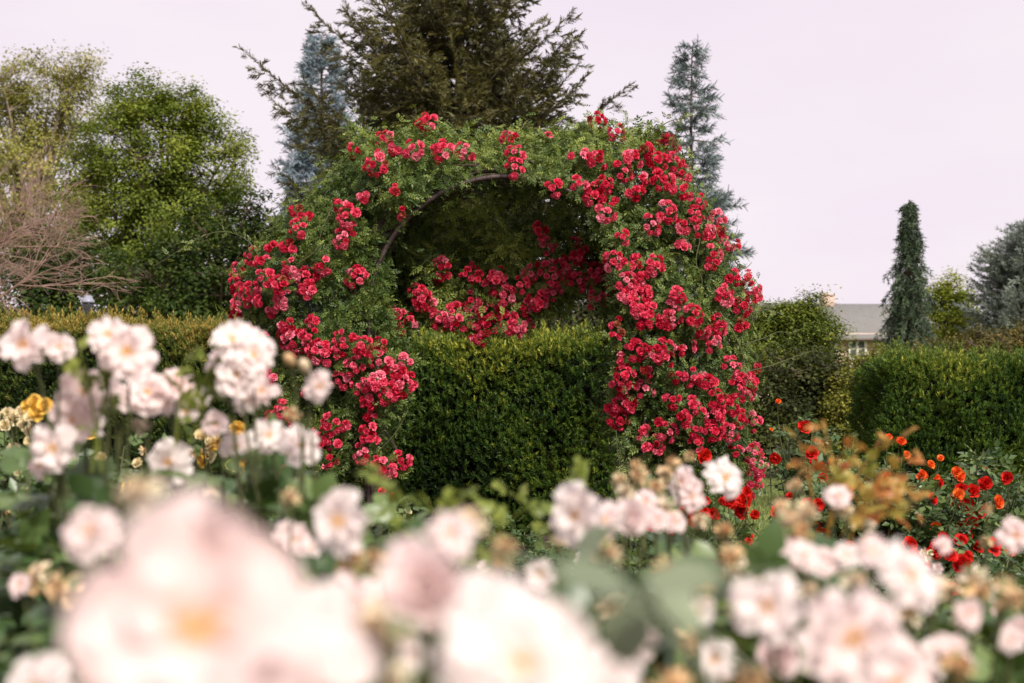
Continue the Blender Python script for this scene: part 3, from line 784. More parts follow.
# ------------------------------------------------------------------ climbing roses
OUT_PX = [(262, 600), (256, 520), (258, 450), (262, 400), (246, 345), (236, 300), (244, 262), (266, 235), (284, 206), (306, 196), (322, 170), (348, 146), (385, 134), (428, 122), (456, 140), (488, 140), (512, 130), (548, 134), (588, 114),
          (622, 128), (655, 124), (682, 150), (700, 190), (720, 222), (738, 262), (752, 296), (754, 345), (750, 400), (752, 460), (742, 520), (736, 600)]
IN_PX = [(360, 600), (362, 500), (378, 430), (402, 395), (404, 350), (392, 320), (386, 285), (386, 250), (402, 214), (438, 188), (475, 178), (510, 174), (552, 181), (580, 198), (598, 232), (612, 262), (612, 310),
         (616, 360), (612, 405), (618, 440), (640, 480), (655, 530), (660, 600)]
RY = 8.25
def topl(px): return [(X(a, RY), Zr(b, RY)) for a, b in px]
OUT, INN = topl(OUT_PX), topl(IN_PX)
OUTC, INNC = OUT + [OUT[0]], INN + [INN[0]]
roots = {('l', 'f'): (-1.08, 8.45), ('r', 'f'): (1.10, 8.45), ('l', 'b'): (-1.08, 8.95), ('r', 'b'): (1.05, 8.95)}
plants = {}
for (s, f), lab in {('l', 'f'): 'climbing rose with crimson blooms covering the front left pillar of the arch', ('r', 'f'): 'climbing rose thick with crimson blooms on the front right pillar of the arch',
                    ('l', 'b'): 'climbing rose on the far left of the arch, hanging inside its tunnel', ('r', 'b'): 'climbing rose on the far right of the arch, hanging inside its tunnel'}.items():
    x, y = roots[(s, f)]
    plants[(s, f)] = thing('climbing_rose', lab, 'climbing rose', (x, y, 0), 'crimson roses climbing over the arch')
ra = np.random.default_rng(101)
bank = {k: [[], [], [], []] for k in plants}       # points, direction, tint, size
def put(P, D, tint, S, roof=True):
    side = np.where(P[:, 0] + .10 * np.sin(P[:, 2] * 9) < CX, 'l', 'r'); fb = np.where(P[:, 1] < 8.70, 'f', 'b')
    thin = ~((P[:, 2] > 2.25) & (P[:, 1] > 8.5) & (np.abs(P[:, 0]) < .95) & (ra.random(len(P)) < .62) & roof)
    P, D, tint, S, side, fb = P[thin], D[thin], tint[thin], S[thin], side[thin], fb[thin]
    for k in plants:
        q = (side == k[0]) & (fb == k[1])
        for i, a in enumerate((P, D, tint, S)): bank[k][i].append(a[q])
def sample2(n, test, x0=-1.8, x1=1.8, z0=0, z1=2.9):
    xs, zs = [], []
    while sum(map(len, xs)) < n:
        x = ra.uniform(x0, x1, n); z = ra.uniform(z0, z1, n); q = test(x, z); xs.append(x[q]); zs.append(z[q])
    return np.concatenate(xs)[:n], np.concatenate(zs)[:n]
body = lambda x, z: in_poly(x, z, OUTC) & ~in_poly(x, z, INNC)
def front_y(x, z):
    d = poly_dist(x, z, OUT); p = np.stack([x, x * 0, z], -1)
    return 8.16 + .38 * np.exp(-d / .10) + .085 * wob(p, 3.1, 4) + .05 * wob(p, 8.0, 2)
# front face, in three layers
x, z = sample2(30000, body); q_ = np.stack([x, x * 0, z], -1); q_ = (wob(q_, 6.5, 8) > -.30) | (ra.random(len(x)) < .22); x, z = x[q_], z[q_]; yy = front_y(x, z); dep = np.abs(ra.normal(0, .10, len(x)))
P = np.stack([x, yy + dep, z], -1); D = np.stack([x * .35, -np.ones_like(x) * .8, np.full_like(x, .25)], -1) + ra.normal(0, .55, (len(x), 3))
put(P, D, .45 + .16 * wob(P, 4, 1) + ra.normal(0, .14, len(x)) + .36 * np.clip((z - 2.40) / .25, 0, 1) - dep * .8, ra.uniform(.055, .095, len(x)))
# outer shell over the depth of the tunnel, and inner shell
def shell(poly, n, off, sgn, t0):
    A = np.array(poly); seg = np.linalg.norm(np.diff(A, axis=0), axis=1); c = np.concatenate([[0], np.cumsum(seg)]); u = ra.uniform(0, c[-1], n)
    k = np.clip(np.searchsorted(c, u) - 1, 0, len(seg) - 1); t = (u - c[k]) / seg[k]; p = A[k] * (1 - t[:, None]) + A[k + 1] * t[:, None]
    tg = (A[k + 1] - A[k]) / seg[k][:, None]; nn = np.stack([-tg[:, 1], tg[:, 0]], -1) * sgn
    y = ra.uniform(8.3, 9.08, n)
    # follow the hoop's own size along the depth (the traced outline belongs to the front plane)
    q = p + nn * (off + ra.normal(0, .06, n))[:, None]
    P = np.stack([q[:, 0], y, q[:, 1]], -1); P += .05 * wob(P, 4, 7)[:, None] * np.stack([nn[:, 0], nn[:, 0] * 0, nn[:, 1]], -1)
    D = np.stack([nn[:, 0], np.zeros(n), nn[:, 1]], -1) + ra.normal(0, .55, (n, 3)) + [0, -.2, .2]
    put(P, D, t0 + .16 * wob(P, 4, 1) + ra.normal(0, .14, n), ra.uniform(.055, .095, n), sgn is None or t0 < .5)
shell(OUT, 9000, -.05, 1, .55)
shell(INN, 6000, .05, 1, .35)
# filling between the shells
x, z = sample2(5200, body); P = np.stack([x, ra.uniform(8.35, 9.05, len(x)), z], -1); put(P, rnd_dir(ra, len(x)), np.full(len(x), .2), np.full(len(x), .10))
# back curtain that hangs inside the tunnel
CUR = [(352, 130), (660, 130), (668, 350), (640, 342), (618, 322), (598, 296), (576, 292), (556, 312), (530, 322), (506, 326), (482, 336), (458, 326), (430, 318), (405, 326), (385, 350), (352, 380)]
BYc = 8.95
CURm = [(X(a, BYc), Zr(b, BYc)) for a, b in CUR]; CURm.append(CURm[0])
x, z = sample2(17000, lambda x, z: in_poly(x, z, CURm) & (np.random.default_rng(3).random(x.shape) < 1.01) )
P = np.stack([x, BYc + ra.uniform(-.14, .14, len(x)) + .10 * wob(np.stack([x, x, z], -1), 5, 2), z], -1)
P[:, 1] += .16 * wob(P, 9, 3); keep = (wob(P, 8, 5) > -.5) | (ra.random(len(P)) < .8); P = P[keep]; x = x[keep]
put(P, np.stack([x * 0, -np.ones_like(x) * .6, np.full_like(x, .4)], -1) + ra.normal(0, .55, (len(x), 3)), .70 + .3 * wob(P, 5, 1) + ra.normal(0, .3, len(x)) - .25 * (np.abs(x) > .55), ra.uniform(.07, .115, len(x)))  # paler tint stands in for light under the roof, darker sides for shade
# whiskery outline: small sprays that leave the outline
A = np.array(OUT[4:27]); 
for i in range(150):
    k = ra.integers(0, len(A) - 1); t = ra.random(); p = A[k] * (1 - t) + A[k + 1] * t; tg = nrm(A[k + 1] - A[k]); nn = np.array([-tg[1], tg[0]])
    L = ra.uniform(.05, .16); m = 6; s = np.linspace(0, 1, m); y = 8.3 + ra.uniform(0, .9)
    dd = nrm(nn + ra.normal(0, .5, 2) + [0, .2])
    q = p[None, :] + dd[None, :] * (L * s)[:, None] + np.array([0, -.04]) * (s ** 2)[:, None]
    P = np.stack([q[:, 0], np.full(m, y), q[:, 1]], -1); put(P, ra.normal(0, .6, (m, 3)) + [dd[0], 0, dd[1]], np.full(m, .8), np.full(m, .06))

for key, (Ps, Ds, Ts, Ss) in bank.items():
    root = plants[key]
    P = np.concatenate(Ps); D = np.concatenate(Ds); ti = np.clip(np.concatenate(Ts), 0, 1); S = np.concatenate(Ss)
    mb = MB(); k = ra.integers(0, 3, len(P))
    Zh = nrm(D); Yh = rnd_dir(ra, len(P)) + [0, 0, -.25]
    for i in range(3):
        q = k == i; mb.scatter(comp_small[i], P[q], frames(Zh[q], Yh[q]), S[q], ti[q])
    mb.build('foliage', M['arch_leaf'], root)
    # canes
    mb = MB(); sgn = -1 if key[0] == 'l' else 1; bx, by = roots[key]
    for i in range(34):
        a_end = ra.uniform(.15, PI / 2 + .25); y1 = np.clip(by + ra.normal(0, .35), 8.3, 9.03)
        rr = RAD + ra.uniform(.03, .15)
        pts = [(bx + ra.normal(0, .03), by + ra.normal(0, .03), 0)]
        for z in (.4, .8, 1.2): pts.append((CX + sgn * (rr + ra.normal(0, .05)), by * .6 + y1 * .4 + ra.normal(0, .05), z))
        for a in np.arange(.0, a_end, .14): pts.append((CX + sgn * rr * math.cos(a), y1 + ra.normal(0, .02), CZ + rr * .98 * math.sin(a) + ra.normal(0, .012)))
        mb.tube(pts, np.linspace(.012, .004, len(pts)), 5)
    mb.build('canes', M['cane_old'], root, True)

# flower clusters
def cluster_mesh(n, seed):
    r = np.random.default_rng(seed); mb = MB(); R0 = .0150 * math.sqrt(n)
    pos = []
    for i in range(n):
        best = (1, np.zeros(2)) if i == 0 else None
        for _ in range(0 if i == 0 else 12):
            q = r.uniform(-1, 1, 2) * np.array([1., 1.15]) * R0 * 1.15
            if np.hypot(*q) > R0 * 1.25: continue
            d = min([np.hypot(*(q - p[:2])) for p in pos], default=1)
            if best is None or d > best[0]: best = (d, q)
        q = best[1] if best else np.zeros(2)
        pos.append(np.array([q[0], q[1], .02 + .6 * R0 * (1 - (np.hypot(*q) / (R0 * 1.3)) ** 2) + r.uniform(-.008, .008)]))
    for p in pos:
        d = nrm(np.array([p[0] * 1.1, p[1] * 1.1, R0 * .9]) + r.normal(0, .25, 3) * R0)
        t = RAMB[r.integers(0, 6)]; t2 = T(t.v, t.f, t.g, [0] * len(t.f))
        mb.scatter(t2, p[None], frames(d[None], rnd_dir(r, 1)), r.uniform(.95, 1.45), np.clip(r.normal(.52, .24), 0, 1))
        mb.tube([(0, 0, -.06), p * .4 + [0, 0, -.03], p], [.0018, .0014, .0012], 3, m=1)
    for i in range(max(2, n)):
        a = r.uniform(0, 6.28); q = np.array([[math.cos(a) * R0 * .7, math.sin(a) * R0 * .7, -.012]])
        tl = comp_small[i % 3]; t2 = T(tl.v, tl.f, tl.g, [1] * len(tl.f))
        mb.scatter(t2, q, frames(np.array([[math.cos(a) * .3, math.sin(a) * .3, 1.]]), np.array([[math.cos(a), math.sin(a), 0]])), .07, .6)
    ob = mb.build('flower_cluster', [M['crimson'], M['arch_leaf']]); me = ob.data; bpy.data.objects.remove(ob); return me
CM = {n: [cluster_mesh(n, n * 10 + s) for s in range(4)] for n in range(1, 10)}

FR = """428 126 7;385 141 4;355 153 3;384 154 2;377 166 8;396 148 2;415 151 4;443 153 6;464 154 5;394 192 2;406 215 2;363 198 2;343 205 3;350 217 5;343 240 5;353 232 3;299 213 3;299 229 4;312 217 1;273 251 2;290 249 3;254 258 4;240 273 4;238 287 4;252 293 5;267 279 5;281 287 6;293 270 5;308 279 5;308 290 4;325 265 4;358 279 6;265 265 2;
511 141 4;515 156 4;515 169 4;547 138 1;596 122 5;616 134 4;572 157 1;582 158 2;597 160 4;553 188 3;578 186 3;593 195 5;603 185 5;621 172 5;632 160 4;640 180 2;634 192 3;613 200 1;606 215 4;662 137 3;670 147 4;647 153 3;656 163 5;673 163 4;662 182 5;682 176 4;679 191 3;650 226 5;665 213 5;682 226 4;694 217 4;703 232 5;695 202 4;714 220 4;716 233 3;621 238 3;681 249 3;723 246 4;711 255 4;735 249 2;713 268 2;732 279 3;723 293 4;744 279 3;751 290 4;
615 261 6;632 264 3;653 266 5;638 277 3;624 282 5;632 292 6;647 296 3;670 295 3;628 300 5;637 309 5;647 313 5;644 322 3;670 306 5;671 319 5;679 296 3;692 316 5;699 329 4;715 325 5;711 345 4;721 298 4;740 309 5;750 296 5;740 329 3;663 325 3;618 327 2;616 338 2;636 351 5;629 341 2;655 351 4;666 346 3;663 361 4;678 350 2;689 348 2;620 362 3;624 377 5;618 387 4;642 390 4;647 370 2;678 377 3;689 377 4;698 380 3;708 385 3;729 367 4;740 377 4;753 367 2;734 387 4;748 383 5;621 403 5;611 411 3;618 419 5;628 404 3;673 400 3;689 406 3;700 411 3;715 400 5;727 406 5;744 396 5;713 416 5;736 419 5;750 422 4;711 432 5;727 433 5;684 420 3;694 430 3;639 432 3;666 432 4;658 422 1;653 446 4;645 449 1;694 446 3;750 454 5;756 464 5;753 480 5;744 496 3;734 451 3;
244 303 5;239 313 3;262 300 3;284 300 5;273 311 2;307 293 3;315 321 3;257 330 3;267 342 3;291 338 6;300 342 6;288 327 3;320 351 6;313 338 4;330 358 4;346 338 5;342 351 3;363 348 7;381 348 5;355 367 4;341 379 4;381 362 4;375 383 5;362 387 4;370 398 6;396 374 7;404 364 4;400 387 6;391 396 5;410 383 3;268 367 2;272 379 2;312 393 2;284 409 4;273 419 3;294 419 3;333 424 5;323 435 4;333 441 4;320 445 3;331 462 3;371 416 2;370 432 3;370 441 3;363 454 5;384 467 4;391 474 4;402 461 5;386 496 3;375 464 2;350 428 2;286 474 2"""
BK = """444 267 4;445 279 3;467 276 3;479 281 3;419 293 5;495 281 3;473 264 2;539 232 3;547 246 4;578 242 2;578 257 3;498 276 4;498 290 4;521 285 4;533 273 4;544 264 3;547 293 4;565 267 4;553 279 4;577 282 4;568 276 3;597 273 5;421 300 6;413 322 3;394 316 3;404 330 3;439 322 4;452 319 4;471 301 4;478 332 6;487 329 5;478 341 3;494 296 3;460 324 4;440 321 5;452 310 3;499 285 4;504 296 4;499 315 3;510 324 5;524 324 4;515 330 4;538 299 4;540 304 3;552 293 4;552 281 4;563 265 3;579 254 3;565 277 3;588 282 4;596 301 4;601 279 4;396 315 4;430 306 4;466 312 3;485 312 4;524 308 4;610 290 5;604 268 3;586 268 3"""
def parse(s): return [tuple(int(v) for v in q.split()) for q in s.replace('\n', '').split(';') if q.strip()]
rc = np.random.default_rng(31)
def put_cluster(px, py, n, y, back):
    p = W(px, py, y)
    if not back:
        for _ in range(3):
            y = float(front_y(np.array([p[0] * RY / y]), np.array([EYE + (p[2] - EYE) * RY / y]))[0]) - .03
            p = W(px, py, y)
    s = 'l' if p[0] < CX else 'r'; root = plants[(s, 'b' if back else 'f')]
    d = np.array([p[0] * .35 + rc.normal(0, .18), -1, rc.normal(.12, .2)])
    nn = min(9, n + (n > 1) + (n > 3) + (n > 5))
    place('flower_cluster', CM[nn][rc.integers(0, 4)], root, p, d, rc.uniform(.98, 1.15), rc.uniform(0, 6.28))
for px, py, n in parse(FR): put_cluster(px, py, n, 8.2, False)
for px, py, n in parse(BK): put_cluster(px, py, n, 8.76 + rc.uniform(-.10, .05), True)

# loose shoots and hanging runners
def shoot(key, pts, y, rad=.0035, leaf=.075, every=.035, mat_='arch_shoot', flower=0):
    P = np.array([W(a, b, y + (c[0] if c else 0)) for a, b, *c in pts])
    # resample
    t = np.linspace(0, len(P) - 1, len(P) * 6); i = np.clip(t.astype(int), 0, len(P) - 2); w = t - i
    P0 = P[np.clip(i - 1, 0, None)]; P1 = P[i]; P2 = P[i + 1]; P3 = P[np.clip(i + 2, None, len(P) - 1)]; w = w[:, None]
    C = .5 * (2 * P1 + (P2 - P0) * w + (2 * P0 - 5 * P1 + 4 * P2 - P3) * w ** 2 + (3 * P1 - P0 - 3 * P2 + P3) * w ** 3)
    mb = MB(); mb.tube(C, np.linspace(rad, rad * .4, len(C)), 5, m=1)
    L = np.concatenate([[0], np.cumsum(np.linalg.norm(np.diff(C, axis=0), axis=1))]); q = np.arange(.02, L[-1], every)
    Q = np.stack([np.interp(q, L, C[:, k]) for k in range(3)], -1); n = len(Q)
    if n:
        dv = ra.normal(0, .7, (n, 3)) + [0, 0, .15]; mb.scatter(comp_small[1], Q, frames_y(dv, ra.normal(0, .6, (n, 3)) + [0, -.4, .6]), leaf * ra.uniform(.7, 1.1, n), ra.uniform(.1, 1, n))
    mb.build('shoot', [M[mat_], M['cane']], plants[key])
shoot(('l', 'f'), [(262, 262), (250, 243), (232, 233), (212, 233), (190, 243), (172, 255), (154, 266)], 8.3)
shoot(('l', 'f'), [(325, 170), (315, 155), (300, 150)], 8.3, leaf=.06)
shoot(('l', 'f'), [(350, 140), (348, 125), (354, 112)], 8.3, leaf=.05)
shoot(('r', 'f'), [(745, 372), (770, 366), (792, 358), (812, 351)], 8.2, leaf=.05, every=.05)
shoot(('r', 'f'), [(742, 345), (764, 338), (778, 332), (795, 334)], 8.3, leaf=.06)
shoot(('r', 'f'), [(752, 312), (770, 310), (784, 316)], 8.3, leaf=.06)
shoot(('r', 'f'), [(655, 132), (668, 122), (684, 118), (700, 114)], 8.3, leaf=.085, every=.03)
shoot(('r', 'f'), [(735, 262), (745, 268), (752, 262)], 8.3, leaf=.06)
shoot(('r', 'f'), [(700, 240), (696, 262), (702, 280), (700, 300)], 8.0, leaf=.055, every=.05)
shoot(('r', 'f'), [(720, 312), (732, 330), (742, 352), (746, 372)], 8.0, leaf=.05, every=.06)
shoot(('r', 'f'), [(700, 195), (712, 222), (722, 250), (724, 262)], 8.0, leaf=.05, every=.05)
shoot(('l', 'f'), [(333, 205), (322, 230), (316, 250), (300, 262)], 8.05, leaf=.055, every=.06)
shoot(('l', 'b'), [(500, 177), (470, 190), (440, 200), (425, 206)], 8.7, leaf=.03, every=.09, rad=.003)
shoot(('r', 'b'), [(478, 197), (500, 202), (530, 203), (552, 200)], 8.7, leaf=.03, every=.12, rad=.003)
shoot(('l', 'b'), [(432, 220), (436, 235), (446, 250), (448, 262)], 8.72, leaf=.05, every=.05)
shoot(('r', 'b'), [(512, 212), (506, 228), (504, 245), (508, 262)], 8.72, leaf=.06, every=.05)
shoot(('r', 'b'), [(606, 296), (608, 330), (606, 360)], 8.72, leaf=.055, every=.05)
shoot(('r', 'b'), [(598, 330), (580, 334), (566, 326), (560, 330)], 8.72, leaf=.06, every=.045)
shoot(('l', 'f'), [(408, 410), (396, 432), (380, 450), (372, 462)], 8.1, leaf=.05, every=.06)
shoot(('r', 'f'), [(616, 430), (618, 455), (624, 480), (628, 498)], 8.2, leaf=.05, every=.05)

# ------------------------------------------------------------------ rose bushes
rb = np.random.default_rng(500)
def bush(name, label, bases, rx, ry, h, ncane, blooms, leaf=.13, per=17, tpl='big', seed=0, mat_='bush_leaf', hi=.0, group=None, spread=.30, tmin=.30, extra=None, hf=None, far=1.):
    """bases: ground points of the canes. Canes arch up and out; leaves sit along their upper part. blooms: (px,py,Y,size m,fx,fz,kind)"""
    r = np.random.default_rng(seed); bases = np.array(bases, float)
    c = bases.mean(0); t = thing(name, label, 'rose bush', (c[0], c[1], 0), group)
    mb = MB(); LP, LD, LT = [], [], []
    def leaves(cv, m, a0):
        L = len(cv); s = np.sort(r.uniform(a0, 1, m)) * (L - 1); i = np.clip(s.astype(int), 0, L - 2); w = (s - i)[:, None]
        p = cv[i] * (1 - w) + cv[i + 1] * w; tg = nrm(cv[i + 1] - cv[i])
        d = nrm(rnd_dir(r, m) * [1, 1, .5] + tg * .35); LP.append(p); LD.append(d); LT.append(np.clip(.40 + r.normal(0, .15, m) + .35 * (s / L) ** 3 + hi, 0, 1))
    for i in range(ncane):
        b = bases[r.integers(0, len(bases))]; a = r.uniform(0, 6.28); q = math.sqrt(r.random())
        hh = hf(b[0] + rx * q * math.cos(a), b[1] + ry * q * math.sin(a)) if hf else h
        tip = np.array([b[0] + rx * q * math.cos(a), b[1] + ry * q * math.sin(a), hh * (1 - .22 * q * q) * r.uniform(.72, 1.04)])
        s0 = np.array([b[0] + r.normal(0, .05), b[1] + r.normal(0, .05), -.02])
        cv = bez(s0, s0 + [r.normal(0, .05), r.normal(0, .05), hh * .45], tip * .75 + s0 * .25 + [0, 0, .10], tip, 12)
        mb.tube(cv, np.linspace(.0065, .0022, 12), 5); leaves(cv, per, tmin)
    objs = []
    for (px, py, Y, size, fx, fz, kind) in blooms:
        Y *= far; size *= far * (r.uniform(.7, 1.2) if kind in ('orange', 'red') else 1.); fx += r.normal(0, .25) if Y > 1.2 else 0; fz += r.normal(0, .15) if Y > 1.2 else 0
        p = W(px, py, Y); b = bases[np.argmin(np.sum((bases - p[:2]) ** 2, 1))]
        d = nrm(np.array([fx, -1, fz]))
        s0 = np.array([b[0] + r.normal(0, .05), b[1] + r.normal(0, .05), -.02])
        cv = bez(s0, s0 * .7 + p * .3 + [0, 0, .3 * p[2]], p - d * .10 - [0, 0, .22], p - d * .012 * size / .08, 14)
        mb.tube(cv, np.linspace(.006, .0016, 14), 5, m=0); leaves(cv[:11 if Y > 1.4 else 8], int(per * (.55 if Y > 1.4 else .35)), .5)
        objs.append((p, d, size, kind))
    mb.build('canes', M['cane'], t, True)
    P = np.concatenate(LP); D = np.concatenate(LD); TI = np.concatenate(LT)
    lf = MB(); tp = {'big': comp_big, 'mid': comp_mid, 'small': comp_small}[tpl]; k = r.integers(0, len(tp), len(P))
    # keep leaves from sitting right on the lens
    ok = (np.linalg.norm(P - [0, 0, EYE], axis=1) > .33)
    zup = nrm(np.array([0, 0, 1.]) + r.normal(0, .38, (len(P), 3)) + [0, -.25, 0])
    for i in range(len(tp)):
        q = (k == i) & ok; lf.scatter(tp[i], P[q], frames_y(D[q] + [0, 0, -.05], zup[q]), leaf * r.uniform(.7, 1.15, q.sum()), TI[q])
    lf.build('foliage', M[mat_], t)
    if extra:
        for (nm, mm, lst, sz) in extra:
            for (px, py, Y, dx, dz) in lst:
                Y *= far
                e = MB(); p = W(px, py, Y); d = nrm(np.array([dx, -.2, dz])); L = sz * 1.6
                st = bez(p - d * L * .8 - [0, 0, .05], p - d * L * .3, p + d * L * .2, p + d * L, 8); e.tube(st, np.linspace(.0022, .0012, 8), 4, .6)
                k = 6 if nm != 'large_leaf' else 1; q = p[None] if k == 1 else st[np.linspace(2, 7, k).astype(int)]
                dv = (nrm(rnd_dir(r, k) + d * .7) if k > 1 else d[None])
                e.scatter(comp_big[r.integers(0, 4)] if k > 1 else leafL, q, frames_y(dv, r.normal(0, .4 if k > 1 else .05, (k, 3)) + [0, -.5, .8]), sz * r.uniform(.75, 1.1, k), r.random(k))
                e.build(nm, M[mm], t)
    for p, d, size, kind in objs:
        if kind in ('blush', 'blushcup') and r.random() < .55: kind = 'loose'
        me = BL[kind][r.integers(0, len(BL[kind]))]
        base = {'spent': .045, 'bud': .02, 'blush': .082, 'loose': .084}.get(kind, .066)
        nm = {'spent': 'spent_bloom', 'bud': 'bud'}.get(kind, 'bloom')
        o = place(nm, me, t, p, d, size / base, r.uniform(0, 6.28))
        if kind in ('blush', 'loose'):
            s = bpy.data.objects.new('stamens', BL['stamens'][r.integers(0, 3)]); COL.objects.link(s); s.parent = o
    return t

def many(n, x0, x1, y0, y1, Y, size, kinds, seed, dY=.2):
    r = np.random.default_rng(seed); o = []
    for i in range(n):
        o.append((r.uniform(x0, x1), r.uniform(y0, y1), Y + r.uniform(-dY, dY), size * r.uniform(.75, 1.15), r.normal(0, .5), r.uniform(-.1, .9), kinds[r.integers(0, len(kinds))]))
    return o

PB = 'pale pink rose bushes in the foreground'
# near left
bush('rose_bush', 'pale pink rose bush nearest the camera at bottom left with one huge blurred bloom', [(-.15, .75), (-.28, .95), (-.42, 1.15)], .26, .22, .84, 22,
     [(200, 630, .39, .070, .05, .35, 'blush'), (316, 645, .52, .052, .3, .4, 'blush'), (92, 532, .80, .036, -.3, .5, 'blushcup'), (140, 492, .62, .022, 0, .6, 'spent'),
      (340, 522, .98, .050, .1, .35, 'blushcup'), (243, 552, .56, .022, .4, .3, 'spent'), (290, 690, .5, .06, .2, .4, 'blush'), (60, 590, 1.15, .035, 0, .4, 'spent'), (30, 580, 1.3, .03, 0, .4, 'spent'),
      (40, 690, .8, .04, -.4, .3, 'blush')],
     seed=1, group=PB, per=11, far=1.28)
# left middle
bush('rose_bush', 'tall pale pink rose bush full of open blooms, left, before the long hedge', [(-.62, 2.1), (-.45, 2.2), (-.74, 2.35), (-.30, 2.1)], .34, .30, 1.10, 84,
     [(26, 345, 1.95, .082, -.3, .3, 'blush'), (60, 347, 1.95, .045, .3, .2, 'blush'), (108, 335, 1.9, .06, -.3, .5, 'loose'), (127, 352, 1.9, .085, .2, .2, 'loose'), (232, 340, 2.0, .066, 0, .5, 'blush'),
      (254, 356, 2., .066, .3, .3, 'blush'), (238, 376, 2., .066, -.2, .2, 'blush'), (262, 392, 2.1, .056, .4, .1, 'loose'), (84, 392, 2., .085, 0, .4, 'blushcup'), (112, 396, 2.1, .05, 0, .3, 'blush'),
      (74, 420, 2., .07, -.2, .2, 'blush'), (54, 448, 1.95, .072, -.3, .1, 'blush'), (148, 393, 2.1, .066, 0, .4, 'blush'), (176, 386, 2.1, .056, .2, .3, 'blush'), (168, 403, 2.15, .045, 0, .2, 'blush'),
      (171, 462, 2.0, .076, .1, .25, 'blush'), (236, 447, 2.1, .055, 0, .3, 'blush'), (300, 446, 2., .062, .2, .3, 'loose'), (318, 386, 1.9, .045, .4, -.2, 'loose'), (306, 370, 1.9, .022, .1, .8, 'bud'),
      (292, 364, 1.9, .022, -.1, .8, 'bud'), (268, 436, 2.05, .058, .3, .2, 'loose'), (216, 425, 2.2, .045, 0, .3, 'blush'), (126, 400, 2.1, .045, .2, .2, 'blush'), (200, 398, 2.2, .04, 0, .3, 'blushcup'),
      (95, 425, 2.1, .04, 0, .3, 'blush'), (292, 414, 2.05, .03, 0, .3, 'spent'), (250, 340, 2.1, .05, .2, .7, 'blush'), (222, 362, 2.05, .05, -.3, .3, 'loose'), (245, 400, 2.1, .05, .1, .3, 'blush'),
      (40, 465, 2.0, .04, -.2, .1, 'blush'), (186, 412, 2.2, .04, 0, .3, 'blush'), (140, 425, 2.15, .035, 0, .3, 'spent')],
     seed=2, group=PB, per=15, leaf=.095,
     extra=[('bronze_shoot', 'lime_leaf', [(180, 396, 2.0, .2, .9), (195, 392, 2.05, .5, .7), (92, 400, 1.95, -.2, 1), (102, 402, 1.95, .3, .8), (205, 405, 2.05, .6, .6)], .04)])
# left lower middle, with the little pale ones
bush('rose_bush', 'leafy pale pink rose bush below and right of the tall left one', [(-.55, 1.55), (-.25, 1.6), (-.58, 1.45)], .30, .25, .98, 52,
     [(297, 540, 1.6, .035, .2, .3, 'blush'), (285, 533, 1.62, .030, -.2, .3, 'loose'), (312, 548, 1.6, .022, 0, .3, 'blush'), (290, 497, 1.5, .026, 0, .6, 'spent'), (212, 492, 1.8, .02, 0, .5, 'spent'), (40, 570, 1.6, .028, 0, .4, 'spent'), (20, 585, 1.6, .028, 0, .4, 'blush')],
     seed=3, group=PB, per=16, leaf=.10)
# near centre
bush('rose_bush', 'pale pink rose bush nearest the camera at bottom centre with large blurred blooms', [(-.05, .8), (.08, .95), (.1, .75)], .22, .2, .80, 20,
     [(428, 596, .52, .036, -.1, .5, 'blushcup'), (412, 568, .60, .030, -.3, .6, 'blush'), (520, 668, .42, .050, .1, .5, 'blush'), (490, 610, .50, .032, 0, .6, 'blush'), (575, 700, .45, .036, .3, .4, 'blush'),
      (472, 520, .8, .022, 0, .6, 'spent'), (505, 548, .9, .020, .2, .5, 'spent'), (376, 632, .55, .028, -.2, .3, 'spent'), (412, 655, .8, .022, 0, .3, 'blush'), (395, 680, .6, .02, 0, .3, 'spent'),
      (352, 560, 1.0, .025, 0, .4, 'spent'), (450, 535, .75, .03, .1, .5, 'blush')],
     seed=4, group=PB, per=9, far=1.28,
     extra=[('large_leaf', 'sheen_leaf', [(632, 590, .50, -.9, .25), (640, 585, .52, .9, .1), (655, 590, .55, .7, -.6), (640, 600, .55, -.3, -.8), (575, 560, .95, .5, .5)], .040)])
